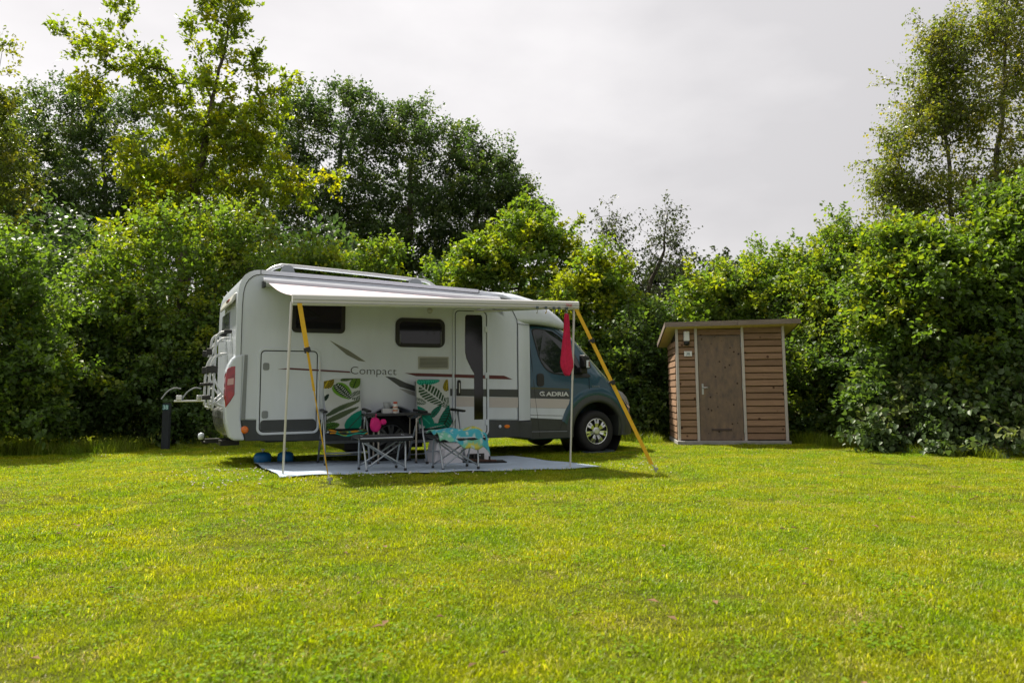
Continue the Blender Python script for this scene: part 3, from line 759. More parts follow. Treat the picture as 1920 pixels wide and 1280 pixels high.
MB().lathe([(0,-0.03),(0.03,-0.028),(0.042,-0.012),(0.045,0)], (-3.03, HB-0.001, 2.235), 'y', 20).build('porch_lamp', mat('lamp cover', (0.45,0.45,0.42), 0.3), van, smooth=True)
# graphics
gv = HB-0.0185
def decal(pts, m_, v=HB-0.004, name='stripe'): return MB().prism_uz(pts, v, v+0.003).build(name, m_, van)
decal([(-5.215,1.352),(-5.05,1.371),(-4.232,1.327),(-4.215,1.306),(-5.05,1.348)], DRED, HB-0.0175)
decal([(-3.414,1.306),(-3.20,1.305),(-2.67,1.291),(-2.67,1.245),(-3.24,1.260)], DRED)
decal([(-2.64,1.289),(-2.09,1.276),(-2.09,1.222),(-2.64,1.242)], DRED, HB-0.0195)
decal([(-2.055,1.276),(-1.799,1.269),(-1.65,1.211),(-2.055,1.220)], DRED)
decal([(-4.517,1.757),(-4.25,1.625),(-3.996,1.464),(-4.10,1.475),(-4.273,1.559)], OLIVE)
decal([(-3.711,1.259),(-3.567,1.240),(-3.40,1.165),(-3.19,1.098),(-3.19,1.02),(-3.485,1.105)], DGREY)
decal([(-3.50,1.08),(-3.35,1.0),(-3.19,0.95),(-3.19,1.01),(-3.40,1.07)], mat('faded swoosh', (0.30,0.31,0.32), 0.4), HB-0.005)
decal([(-2.70,1.074),(-2.667,1.073),(-2.667,0.966),(-2.70,0.967)], DGREY)
decal([(-2.61,1.072),(-2.11,1.063),(-2.11,0.950),(-2.61,0.964)], DGREY, HB-0.0195)
decal([(-2.055,1.062),(-1.552,1.053),(-1.552,0.932),(-2.055,0.948)], DGREY)
decal([(-2.055,0.94),(-1.552,0.926),(-1.552,0.77),(-2.055,0.785)], PINKG)
decal([(-2.61,0.955),(-2.32,0.948),(-2.32,0.80),(-2.61,0.805)], PINKG, HB-0.0195)
text('lettering', 'Compact', 0.155, mat('dark lettering', (0.022,0.024,0.022), 0.4), van, (-4.215, HB-0.003, 1.290), (R(90), R(1.1), 0), width=0.675, bold=-0.0018)
# marker lamps and reflector on the front skirt
MB().lathe([(0,-0.012),(0.02,-0.010),(0.024,0)], (-1.875, HB-0.006, 0.49), 'y', 16).build('reflector', TRIMW, van, smooth=True)
MB().prism_uz(arc(0,0,0.028,0,360,18)[:-1], HB-0.018, HB).build('marker_lamp', ORANGE, van, bevel=0.006, loc=(-1.755, 0, 0.488)).scale = (1.7, 1, 1)
# roof: rails, hatches, aerial
for v in (0.13, 1.97):
    MB().tube(smooth_path([(-5.37,v,2.685),(-5.28,v,2.755),(-5.18,v,2.795),(-5.05,v,2.808),(-4.2,v,2.775),(-3.2,v,2.725),(-2.98,v,2.70),(-2.82,v,2.60)], 5), 0.027, 8).build('roof_rail', ALU, van, smooth=True)
    for uu, zt in ((-5.07,2.805),(-3.18,2.722)):
        MB().prism_uz([(uu+0.11*math.cos(R(a)), 2.62+(zt-2.60)*math.sin(R(a))) for a in range(0,181,15)], v-0.035, v+0.035).build('rail_foot', GREYT, van, bevel=0.01)
for uu, vv_, sx, sy, h in ((-4.75,1.0,0.6,0.6,0.11),(-3.45,0.95,0.7,0.55,0.12),(-2.75,1.1,0.5,0.5,0.10)):
    MB().box((uu, vv_, 2.645-0.018*(uu+3.9)/1.0*1.0 + h/2), (sx, sy, h)).build('roof_hatch', mat('roof hatch', (0.58,0.57,0.58), 0.3), van, bevel=0.03)
# white fairing between living box and cab, roof cap over the cab
def loft(secs, name, m_, smooth=True, parent=van, closed=False):
    n = len(secs[0]); vs = [p for s in secs for p in s]; fs = []
    for i in range(len(secs)-1):
        for k in range(n if closed else n-1):
            fs.append((i*n+k, i*n+(k+1) % n, (i+1)*n+(k+1) % n, (i+1)*n+k))
    fs.append(tuple(range(n))); fs.append(tuple((len(secs)-1)*n+k for k in range(n)))
    return MB().add(vs, fs).build(name, m_, parent, smooth=smooth)
sec = []
for uu, off in ((-1.552,-0.098),(-1.48,-0.085),(-1.36,-0.03),(-1.285,0.0)):
    zt = 2.14 if uu > -1.5 else 2.46
    sec.append([(uu, off, 0.57), (uu, off, 1.2), (uu, off, 1.8), (uu, off+0.01, zt), (uu, FAR-0.1-off-0.01, zt), (uu, FAR-0.1-off, 1.8), (uu, FAR-0.1-off, 1.2), (uu, FAR-0.1-off, 0.57)])
o = loft(sec, 'side_fairing', WHITE, True, closed=True)
MB().prism_uz([(-1.546,0.31),(-1.546,0.566),(-1.29,0.552),(-1.29,0.28)], -0.062, FAR-0.04).build('skirt', SKIRT, van, bevel=0.01)
md = o.modifiers.new('es', 'EDGE_SPLIT'); md.split_angle = R(40)
def sect(u, zb, zt, hw, r, zc):
    """rounded cross-section of the roof cap"""
    pts = []
    for k in range(7):
        a = R(-90 + 90*k/6); pts.append((u, CEN-hw+r*0.5 - r*0.5*math.cos(a), zb + r*0.5 + r*0.5*math.sin(a)))
    hh = min(r*1.6, (zt-zb)*0.7)
    for k in range(9):
        a = R(90*k/8); pts.append((u, CEN-hw+r*1.8*(1-math.cos(a)), zt-hh + hh*math.sin(a)))
    pts.append((u, CEN-hw*0.35, zt+zc*0.8)); pts.append((u, CEN, zt+zc))
    mir = [(p[0], 2*CEN-p[1], p[2]) for p in pts[:-1]][::-1]
    return pts + mir
capsec = [sect(-2.30,2.40,2.570,1.12,0.10,0.0), sect(-2.22,2.38,2.585,1.145,0.11,0.01), sect(-2.0,2.25,2.597,1.15,0.12,0.02), sect(-1.80,2.13,2.600,1.15,0.13,0.03), sect(-1.55,2.10,2.590,1.148,0.14,0.045), sect(-1.40,2.105,2.57,1.13,0.15,0.05),
          sect(-1.15,2.10,2.53,1.09,0.16,0.06), sect(-0.90,2.085,2.44,1.04,0.16,0.06), sect(-0.72,2.065,2.34,0.98,0.14,0.05), sect(-0.60,2.055,2.26,0.93,0.12,0.04), sect(-0.52,2.06,2.19,0.87,0.07,0.03), sect(-0.485,2.075,2.13,0.80,0.035,0.01)]
o = loft(capsec, 'roof_cap', WHITE, True, closed=True)
MB().tube([(-1.70,HB-0.008,2.37),(-1.62,HB-0.008,2.25),(-1.57,HB-0.008,2.15),(-1.553,HB-0.008,2.05),(-1.553,HB-0.006,1.3),(-1.551,HB-0.006,0.57)], 0.005, 5).build('seam', SEAM, van)
MB().prism_uz([(-1.97,2.475),(-1.97,2.50),(-1.60,2.455)], HB-0.02, HB).build('awning_bracket', SKIRT, van)
MB().tube([(-1.55,-0.098,2.085),(-1.42,-0.075,2.08),(-1.30,-0.02,2.075)], 0.004, 5).build('seam', SEAM, van)
# cab body: lofted sections along the length
U_ = [-1.29,-0.9,-0.68,-0.45,-0.30,-0.10,0.11,0.28,0.39,0.55,0.66,0.78,0.88,0.95]
ZT = [2.13,2.11,2.065,1.94,1.82,1.61,1.39,1.22,1.11,1.02,0.95,0.87,0.76,0.62]
WT = [0.95,0.94,0.92,0.90,0.905,0.915,0.93,0.95,0.95,0.93,0.88,0.78,0.62,0.40]
WB = [1.05,1.05,1.05,1.05,1.05,1.05,1.05,1.05,1.04,1.01,0.96,0.86,0.70,0.46]
ZB = [0.25,0.25,0.25,0.25,0.25,0.25,0.25,0.25,0.26,0.27,0.28,0.30,0.32,0.36]
def ci(arr, u): return float(np.interp(u, U_, arr))
def side_v(u, z):
    """y of the near cab side at (u, z)"""
    zt = ci(ZT, u) - 0.05; zb = min(1.28, zt-0.10); wb = ci(WB, u); wt = ci(WT, u)
    if z <= zb: w = wb - 0.015*max(0, (z-0.9)/(zb-0.9+1e-6)) if z > 0.9 else wb
    else: w = (wb-0.015) + (wt-wb+0.015)*min(1, (z-zb)/(zt-zb+1e-6))
    return CEN - w
cab_sec = []
us = sorted(set(U_ + list(np.linspace(-1.29, 0.5, 19))))
for u in us:
    zt = ci(ZT, u); zbt = ci(ZB, u); zbelt = min(1.28, zt-0.15); wb = ci(WB, u); wt = ci(WT, u)
    half = [(u, CEN-wb+0.07, zbt), (u, CEN-wb+0.015, zbt+0.05)]
    for q in np.linspace(zbt+0.12, zbelt, 6): half.append((u, side_v(u, q), q))
    for q in np.linspace(zbelt, zt-0.05, 5)[1:]: half.append((u, side_v(u, q), q))
    half += [(u, CEN-wt+0.03, zt-0.015), (u, CEN-wt+0.09, zt), (u, CEN-wt*0.5, zt+0.03), (u, CEN, zt+0.04)]
    cab_sec.append(half + [(p[0], 2*CEN-p[1], p[2]) for p in half[:-1]][::-1])
cab = loft(cab_sec, 'cab_body', BLUE, True, closed=True)
# wheel arch opening cut out of the cab
cut = MB().lathe([(0,-0.3),(0.50,-0.3),(0.50,0.42),(0,0.42)], (FW[0], 0.0, FW[1]+0.0), 'y', 40).build('cut', None, van)
cut2 = MB().lathe([(0,-0.3),(0.50,-0.3),(0.50,0.42),(0,0.42)], (FW[0], 2*CEN-0.12, FW[1]), 'y', 40).build('cut', None, van)
for cc in (cut, cut2):
    md = cab.modifiers.new('b', 'BOOLEAN'); md.operation = 'DIFFERENCE'; md.object = cc; md.solver = 'EXACT'
bpy.context.view_layer.update()
dg = bpy.context.evaluated_depsgraph_get()
nme = bpy.data.meshes.new_from_object(cab.evaluated_get(dg)); cab.modifiers.clear(); cab.data = nme
nme.materials.clear(); nme.materials.append(BLUE)
for cc in (cut, cut2): bpy.data.objects.remove(cc)
md = cab.modifiers.new('es', 'EDGE_SPLIT'); md.split_angle = R(38)
MB().lathe([(0.0,0.40),(0.49,0.40),(0.498,0.0)], (FW[0], 0.02, FW[1]), 'y', 40).build('wheel_well', BLACK, van, smooth=True)
def plate(pts, m_, lift=0.006, name='panel', parent=van, th=0.004):
    """thin panel that follows the cab side"""
    n = len(pts)
    a = [(p[0], side_v(*p)-lift, p[1]) for p in pts]; b_ = [(p[0], side_v(*p)-lift+th+0.01, p[1]) for p in pts]
    fs = [tuple(range(n)), tuple(range(2*n-1, n-1, -1))] + [(i, i+n, (i+1) % n+n, (i+1) % n) for i in range(n)]
    return MB().add(a+b_, fs).build(name, m_, parent)
def line(pts, name='seam', r=0.0045, m_=None):
    return MB().tube([(p[0], side_v(*p)-0.003, p[1]) for p in pts], r, 5).build(name, m_ or SEAM, van)
win = [(-1.186,1.98),(-1.165,2.01),(-1.12,2.022),(-0.98,2.015),(-0.808,1.992),(-0.667,1.915),(-0.55,1.81),(-0.475,1.74),(-0.40,1.64),(-0.354,1.555),(-0.325,1.44),(-0.316,1.36),(-0.36,1.305),(-0.46,1.288),(-0.627,1.29),(-0.828,1.315),(-0.92,1.35),(-0.985,1.40),(-1.045,1.478),(-1.085,1.57),(-1.121,1.70),(-1.16,1.86)]
wo = [(-0.75+(p[0]+0.75)*1.035, 1.66+(p[1]-1.66)*1.05) for p in win]
fr = plate(wo, RUBBER, 0.005, 'window_surround')
cw = plate(win, CABGLASS, 0.009, 'cab_window')
plate([(-0.60,1.862),(-0.565,1.83),(-0.565,1.29),(-0.60,1.29)], RUBBER, 0.012, 'window_divider')
line([(-1.287,2.10),(-1.25,1.7),(-1.232,1.476),(-1.199,0.965),(-1.137,0.457),(-1.12,0.30)])
line([(-0.30,1.25),(-0.162,1.235),(-0.161,1.0),(-0.165,0.86)])
line([(-1.287,2.085),(-1.0,2.075),(-0.75,2.02),(-0.60,1.92),(-0.45,1.80)], r=0.006)
plate(rrect(-1.156,-1.028,1.10,1.306,0.045), BLACK, 0.014, 'door_handle')
plate([(-1.27,1.09),(-0.552,1.06),(-0.552,1.035),(-1.27,1.05)], mat('olive stripe', (0.06,0.065,0.035), 0.4), 0.004, 'stripe')
plate([(-1.283,1.047),(-0.545,1.022),(-0.552,0.895),(-1.283,0.917)], DGREY, 0.004, 'stripe')
plate([(-1.283,0.912),(-0.552,0.889),(-0.590,0.74),(-1.283,0.765)], PINKG, 0.004, 'stripe')
plate([(-1.283,0.762),(-0.591,0.737),(-0.639,0.562),(-1.283,0.605)], WHITE, 0.004, 'white_panel')
plate([(-1.283,0.60),(-0.639,0.557),(-0.56,0.43),(-0.53,0.27),(-1.283,0.27)], PLASTIC, 0.005, 'lower_cladding')
line([(-1.283,0.646),(-0.699,0.624),(-0.71,0.50),(-0.74,0.40),(-1.20,0.395)], r=0.004)
line([(-1.28,0.385),(-0.54,0.37)], r=0.006, m_=GREYT)
text('lettering', 'ADRIA', 0.092, mat('white lettering', (0.62,0.64,0.66), 0.4), van, (-1.00, -0.008, 0.948), (R(90), R(1.0), 0), width=0.43, bold=0.003)
emb = MB()
emb.tube([(-1.065+0.045*math.cos(R(a)), -0.008, 0.982+0.028*math.sin(R(a))) for a in range(40, 330, 15)], 0.009, 6).tube([(-1.07,-0.008,1.008),(-1.035,-0.008,0.955),(-1.02,-0.008,0.952)], 0.008, 6)
emb.build('emblem', MATS['white lettering'], van)
text('lettering', 'DUCATO', 0.035, mat('grey lettering', (0.25,0.29,0.31), 0.4), van, (-0.115, -0.006, 1.08), width=0.15)
# arch flare
fl = arc(FW[0], FW[1], 0.60, 188, -8, 26); fi = arc(FW[0], FW[1], 0.485, 188, -8, 26)
mb = MB(); n = len(fl); vs_ = []
for k in range(n):
    taper = 0.0
    vs_ += [(fl[k][0], max(-0.004, side_v(min(fl[k][0], 0.95), 0.6)-0.004), fl[k][1]), ((fl[k][0]*0.4+fi[k][0]*0.6), side_v(fi[k][0], 0.6)-0.035, (fl[k][1]*0.4+fi[k][1]*0.6)), (fi[k][0], side_v(fi[k][0], 0.6)-0.028, fi[k][1]), (fi[k][0], side_v(fi[k][0], 0.6)+0.05, fi[k][1])]
fs_ = [(i*4+k, i*4+k+1, (i+1)*4+k+1, (i+1)*4+k) for i in range(n-1) for k in range(3)]
mb.add(vs_, fs_).build('wheel_arch', PLASTIC, van, smooth=True)
fl = arc(FW[0]-0.01, FW[1]+0.02, 0.72, 165, 12, 20); fi = arc(FW[0], FW[1], 0.60, 168, 8, 20)
vs_ = []
for k in range(len(fl)):
    a, b_ = fl[k], fi[k]
    md_ = (a[0]*0.5+b_[0]*0.5, a[1]*0.5+b_[1]*0.5)
    vs_ += [(a[0], side_v(min(a[0],0.95), a[1])+0.004, a[1]), (md_[0], side_v(md_[0], md_[1])-0.022, md_[1]), (b_[0], side_v(b_[0], b_[1])-0.006, b_[1])]
fs_ = [(i*3+k, i*3+k+1, (i+1)*3+k+1, (i+1)*3+k) for i in range(len(fl)-1) for k in range(2)]
MB().add(vs_, fs_).build('fender', BLUE, van, smooth=True)
# windscreen, headlamp, front bumper
ws = []; nu = 8; us_w = np.linspace(-0.43, 0.27, nu)
for u in us_w:
    zt = ci(ZT, u); wt = ci(WT, u)
    for f in np.linspace(-1, 1, 9):
        ws.append((u + 0.02, CEN + f*(wt-0.10), zt + 0.012 + 0.035*(1-f*f)))
MB().add(ws, [(i*9+k, i*9+k+1, (i+1)*9+k+1, (i+1)*9+k) for i in range(nu-1) for k in range(8)]).build('windscreen', CABGLASS, van, smooth=True)
for sgn in (-1, 1):
    MB().tube([(u, CEN + sgn*(ci(WT, u)-0.06), ci(ZT, u)+0.012) for u in np.linspace(-0.62, 0.36, 10)], 0.012, 6).build('windscreen_trim', CHROME, van, smooth=True)
    hl = MB(); pts = [(0.42,1.035),(0.55,0.985),(0.66,0.91),(0.76,0.83),(0.74,0.72),(0.64,0.74),(0.52,0.86)]
    q = [(p[0]+0.012, (side_v(p[0], p[1]-0.05)-0.012) if sgn < 0 else 2*CEN-(side_v(p[0], p[1]-0.05)-0.012), p[1]) for p in pts]
    hl.add(q, [tuple(range(len(q)))]).build('headlamp', mat('headlamp glass', (0.30,0.31,0.33), 0.08, coat=1.0), van)
bs = []
for u, w in ((0.40,1.06),(0.58,1.02),(0.70,0.94),(0.82,0.84),(0.92,0.68),(0.985,0.44)):
    bs.append([(u, CEN-w, 0.62-0.04*(u>0.8)), (u+0.005, CEN-w-0.004, 0.45), (u, CEN-w+0.02, 0.27), (u, CEN+w-0.02, 0.27), (u+0.005, CEN+w+0.004, 0.45), (u, CEN+w, 0.62-0.04*(u>0.8))])
bo = loft(bs, 'front_bumper', PLASTIC, False, closed=True)
# mirror
mr = MB().add([(-0.42,-0.26,1.40),(-0.27,-0.24,1.38),(-0.25,-0.06,1.38),(-0.40,-0.06,1.40),(-0.42,-0.26,1.61),(-0.30,-0.24,1.58),(-0.28,-0.06,1.58),(-0.40,-0.06,1.62)], [(0,3,2,1),(4,5,6,7),(0,1,5,4),(1,2,6,5),(2,3,7,6),(3,0,4,7)]).build('mirror', BLACK, van, bevel=0.03, seg=3)
MB().box((-0.352,-0.262,1.455), (0.06,0.012,0.12)).build('indicator', TRIMW, mr, bevel=0.005)
MB().box((-0.335,-0.266,1.455), (0.022,0.014,0.085)).build('lens', mat('smoky lens', (0.2,0.10,0.08), 0.15), mr)
plate([(-0.40,1.41),(-0.29,1.40),(-0.13,1.272),(-0.16,1.245),(-0.44,1.235)], BLACK, 0.012, 'mirror_foot')
MB().box((-0.33,-0.03,1.36), (0.14,0.16,0.10)).build('mirror_arm', BLACK, van, bevel=0.02)
# wheels
def wheel(cu, cv, flip, cover=None):
    CHROME = cover or MATS['bright trim']; ALU = cover or MATS['anodised aluminium']
    s = -1 if not flip else 1
    rt = empty('wheel', (cu, cv, 0.35), 0, van)
    MB().lathe([(0.22,0.11*s),(0.225,-0.095*s+0.0),(0.26,-0.11*s*-1*-1),(0.31,0.105*s),(0.338,0.08*s),(0.345,0.03*s),(0.345,-0.10*s),(0.31,-0.13*s),(0.22,-0.13*s)][::1], (0,0,0), 'y', 48)
    tp = [(0.215,0.02),(0.222,-0.005),(0.25,-0.018),(0.30,-0.016),(0.328,0.0),(0.342,0.03),(0.345,0.07),(0.345,0.15),(0.338,0.20),(0.30,0.225),(0.21,0.22)]
    MB().lathe([(r, h if s < 0 else -h) for r, h in tp], (0,0,0), 'y', 48).build('tyre', TYRE, rt, smooth=True)
    MB().lathe([(0.0,0.06 if s < 0 else -0.06),(0.212,0.05 if s < 0 else -0.05),(0.217,0.0)], (0,0,0), 'y', 40).build('rim', mat('rim shade', (0.05,0.052,0.055), 0.4, metal=0.6), rt, smooth=True)
    MB().lathe([(0.198,-0.004 if s < 0 else 0.004),(0.206,-0.014 if s < 0 else 0.014),(0.216,-0.006 if s < 0 else 0.006),(0.218,0.01)], (0,0,0), 'y', 40).build('rim_edge', CHROME, rt, smooth=True)
    MB().lathe([(0.0,-0.012*-s),(0.035,-0.014*-s),(0.06,-0.010*-s),(0.075,0.012*-s)], (0,0,0), 'y', 24).build('hub', ALU, rt, smooth=True)
    for k in range(7):
        a = R(90 + 360*k/7); mb = MB()
        for da in (-9, 9):
            a2 = a + R(da); a3 = a + R(da*0.45)
            p0 = (0.06*math.cos(a3), 0.008 if s < 0 else -0.008, 0.06*math.sin(a3)); p1 = (0.205*math.cos(a2), 0.002 if s < 0 else -0.002, 0.205*math.sin(a2))
            mb.strip([p0, ((p0[0]+p1[0])/2, -0.008 if s < 0 else 0.008, (p0[2]+p1[2])/2), p1], (-math.sin(a2), 0, math.cos(a2)), 0.036, 0.01)
        mb.build('spoke', CHROME, rt)
    return rt
wheel(FW[0], 0.03, False); wheel(RW[0], 0.03, False, mat('shade-darkened wheel cover', (0.10,0.105,0.11), 0.5, metal=0.4)); wheel(FW[0], 2.07, True); wheel(RW[0], 2.07, True)  # near rear cover has a darker colour to stand for the shade there
# bike rack folded against the rear, one rail lowered
rk = MB()
for v in (0.50, 1.15):
    rk.tube(smooth_path([(-5.76,v,1.88),(-5.84,v,1.885),(-5.91,v,1.85),(-5.945,v,1.76),(-5.95,v,1.5),(-5.96,v,1.1),(-5.965,v,0.80)], 4), 0.017, 8)
    rk.tube(smooth_path([(-5.76,v+0.08,1.80),(-5.86,v+0.08,1.79),(-5.93,v+0.08,1.70),(-5.99,v+0.08,1.56)], 4), 0.015, 8)
    rk.tube(smooth_path([(-5.80,v-0.06,1.58),(-5.93,v-0.06,1.55),(-6.0,v-0.06,1.42),(-6.02,v-0.06,1.2),(-6.02,v-0.06,0.86)], 4), 0.017, 8)
    rk.tube([(-5.97,v+0.05,1.30),(-5.90,v+0.05,1.12),(-5.80,v+0.05,0.98)], 0.012, 8)
    rk.tube([(-6.02,v,0.86),(-5.90,v,0.92),(-5.78,v,1.03)], 0.015, 8)
    rk.tube([(-5.99,v+0.04,0.98),(-5.90,v+0.04,0.88),(-5.79,v+0.04,0.84)], 0.015, 8)
rk.tube([(-5.93,0.5,1.70),(-5.93,1.2,1.70)], 0.015, 8).tube([(-5.96,0.5,1.1),(-5.96,1.2,1.1)], 0.015, 8).tube([(-5.99,0.5,0.84),(-5.99,1.2,0.84)], 0.015, 8)
rkk = rk.build('bike_rack', mat('white tube', (0.50,0.52,0.54), 0.35, var=0.05), van, smooth=True)
for v in (0.44, 1.09):
    for (u, z, sx, sz) in ((-5.80,1.885,0.10,0.05),(-5.99,1.36,0.15,0.10),(-6.03,1.16,0.12,0.04),(-6.03,1.60,0.07,0.09),(-6.05,0.98,0.11,0.06)):
        MB().box((u, v, z), (sx, 0.06, sz)).build('clamp', BLACK, rkk, bevel=0.01)
for v in (0.80,):
    rl = MB().box((-6.235, v, 0.93), (0.40, 0.055, 0.028)).build('wheel_rail', CHROME, rkk, bevel=0.008)
    for u in (-6.37, -6.11):
        MB().box((u, v, 0.975), (0.075, 0.07, 0.075)).build('holder', CHROME, rl, bevel=0.012)
        MB().tube(smooth_path([(u-0.22,v,0.96),(u-0.15,v,1.06),(u-0.06,v,1.11),(u+0.02,v,1.10)], 5), 0.009, 6).build('strap', GREYT, rl)
# tow bar
tb = MB().box((-5.85,1.05,0.36), (0.30,0.10,0.06)).box((-5.70,1.05,0.34), (0.25,0.7,0.07)).tube([(-5.95,1.05,0.335),(-6.02,1.05,0.335),(-6.05,1.05,0.38)], 0.022, 8).build('tow_bar', BLACK, van)
MB().lathe([(0.0,-0.05),(0.035,-0.045),(0.042,0.0),(0.035,0.035),(0.0,0.05)], (-6.05,1.05,0.43), 'z', 16).build('ball_cap', TRIMW, tb, smooth=True)

def W(u, v, z):
    """motorhome coordinates to world"""
    c, s = math.cos(YAW), math.sin(YAW)
    return Vector((VO.x + u*c - v*s, VO.y + u*s + v*c, z))
def gw(u, v):
    p = W(u, v, 0); return float(gz(p.x, p.y))
# ------------------------------------------------------------------ awning
aw = empty('awning', W(-3.6, -0.1, 0), YAW)
tag(aw, 'pulled-out pale awning on two slim poles along the motorhome', 'awning')
AO = Vector((-3.6, -0.1, 0))
def al(u, v, z): return (u-AO.x, v-AO.y, z)
prof = [(-0.005,2.48),(-0.005,2.60),(-0.04,2.612),(-0.09,2.60),(-0.12,2.565),(-0.115,2.525),(-0.09,2.49)]
n = len(prof); vs_ = []
for u, dz in ((-5.44, -0.006), (-1.905, -0.100)):
    for (v, z) in prof: vs_.append(al(u, HB + v - 0.008, z + dz - 0.02))
mb = MB().add(vs_, [(k, (k+1) % n, n+(k+1) % n, n+k) for k in range(n)] + [tuple(range(n)), tuple(range(n, 2*n))])
ca = mb.build('cassette', mat('awning cassette white', (0.56,0.59,0.64), 0.3, var=0.05, coat=0.2), aw, bevel=0.006)
MB().box(al(-5.43, HB-0.07, 2.485), (0.04, 0.11, 0.09)).build('end_cap', SKIRT, ca, bevel=0.006)
VL, VR = -1.95, -2.09
ZL, ZR = 2.135, 2.205
FABRIC = mat('awning fabric', (0.48,0.40,0.44), 0.75, var=0.05, vscale=2, transl=0.03)
fv = []; nf = 25; ng = 13
for i in range(nf):
    f = i/(nf-1); u0 = -5.38 + f*3.44; u1 = -5.375 + f*3.62
    for j in range(ng):
        g_ = j/(ng-1)
        z0 = 2.505 - 0.098*f; z1 = (ZL + (ZR-ZL)*f)
        u = u0 + (u1-u0)*g_; v = (HB-0.115) + ((VL+(VR-VL)*f) - (HB-0.115))*g_
        sag = 0.035*math.sin(math.pi*g_)*(0.75+0.25*math.cos(6.28*f))
        fv.append(al(u, v, z0 + (z1-z0)*g_ - sag*(1-0.35*f)))
ff = [(i*ng+j, i*ng+j+1, (i+1)*ng+j+1, (i+1)*ng+j) for i in range(nf-1) for j in range(ng-1)]
MB().add(fv, ff).build('fabric', FABRIC, aw, smooth=True)
BEAM = mat('awning rail white', (0.58,0.58,0.58), 0.4, var=0.04, vscale=4)
bpz = [(0.03,0.012),(-0.02,0.018),(-0.038,0.0),(-0.042,-0.055),(-0.036,-0.06),(-0.040,-0.068),(-0.036,-0.10),(-0.02,-0.115),(0.02,-0.11),(0.03,-0.06)]
n = len(bpz); vs_ = []
sc_r = 0.86
for u, v, z, s in ((-5.385, VL, ZL, 1.0), (-1.675, VR, ZR, sc_r)):
    for a, b_ in bpz: vs_.append(al(u, v + a, z + b_*s))
ld = MB().add(vs_, [(k, (k+1) % n, n+(k+1) % n, n+k) for k in range(n)] + [tuple(range(n)), tuple(range(n, 2*n))]).build('lead_rail', BEAM, aw, bevel=0.003)
for f0 in (0.045, 0.085):
    MB().tube([al(-5.38, VL-0.043, ZL-f0), al(-1.68, VR-0.043, ZR-f0*sc_r)], 0.0025, 4).build('groove', GREYT, ld)
text('lettering', 'THULE', 0.05, mat('red print', (0.45,0.02,0.03), 0.5), ld, al(-1.885, VR-0.048, ZR-0.062), (R(90), 0, 0), width=0.095)
for (u0, u1) in ((-5.30, -4.45), (-2.0, -2.75)):
    f = (u0+5.38)/3.5; zc = 2.47 - 0.098*f
    MB().tube([al(u0, HB-0.07, zc-0.01), al(u1, (HB+VL)/2-0.1, (zc+ZL)/2-0.12), al(u0+0.05, VL+0.05, (ZL+(ZR-ZL)*f)-0.06)], 0.017, 6).build('arm', ALU, aw)
POLE = mat('pole aluminium', (0.60,0.59,0.57), 0.4, metal=0.6, var=0.1, vscale=8)
gl = gw(-5.44, VL); gr_ = gw(-1.83, VR)
for (u, v, zt, g_, ut) in ((-5.44, VL, 2.06, gl, -5.39), (-1.83, VR, 2.11, gr_, -1.735)):
    MB().tube([al(ut, v, zt), al(ut*0.55+u*0.45, v, zt*0.55+g_*0.45)], 0.016, 8).tube([al(ut*0.56+u*0.44, v, zt*0.56+g_*0.44), al(u, v, g_+0.02)], 0.013, 8).box(al(u, v, g_+0.012), (0.07, 0.05, 0.02)).build('pole', POLE, aw, smooth=False)
# ------------------------------------------------------------------ things under and round the awning
YELL = mat('yellow webbing', (0.74,0.47,0.010), 0.7, var=0.15, vscale=18, bump=0.3, bscale=220, transl=0.25)
STEEL = mat('zinc steel', (0.45,0.46,0.47), 0.4, metal=0.8, var=0.2, vscale=15)
def strap(name, label, top, bot, wdir, w, buck, twist=None):
    top = Vector(top); bot = Vector(bot); root = empty(name, bot)
    d = top - bot
    P_ = lambda f: d*f
    mb = MB(); nseg = 14
    pts = [P_(f) for f in np.linspace(0.05, 1.0, nseg)]
    if twist is None:
        mb.strip(pts, wdir, w, 0.004)
    else:
        for i in range(nseg-1):
            f = (i+0.5)/nseg; a = twist(f); 
            wv = Vector(wdir)*math.cos(a) + Vector((0, 1, 0))*math.sin(a)
            mb.strip([pts[i], pts[i+1]], wv, w if f > 0.42 else w*0.5, 0.004)
    mb.build('webbing', YELL, root)
    for f in buck:
        MB().box(P_(f), (w*1.35, 0.03, 0.06), ry=math.atan2(d.x, d.z)).build('buckle', BLACK, root, bevel=0.006)
    MB().tube([(0,0,-0.10),(0,0,0.05)], 0.011, 7).box((0.0,0,0.055), (0.05,0.03,0.03)).tube([(0,0,0.06), P_(0.05)], 0.006, 6).build('ground_peg', STEEL, root)
    tag(root, label, 'strap', 'yellow storm straps of the awning')
    return root
pl = W(-5.14, -2.86, 0); pl.z = gw(-5.14, -2.86)
strap('storm_strap', 'yellow storm strap twisting down from the left awning corner to a peg', W(-5.31, VL-0.045, 2.045), pl, (1,0,0), 0.052, (0.72,), twist=lambda f: (0.15 if f > 0.66 else 1.35 if f > 0.42 else 1.48))
pr = W(-1.15, -3.0, 0); pr.z = gw(-1.15, -3.0)
strap('storm_strap', 'yellow storm strap running taut from the right awning corner to the lawn', W(-1.715, VR-0.02, 2.12), pr, (0.9,0.43,0), 0.058, (0.79, 0.53))

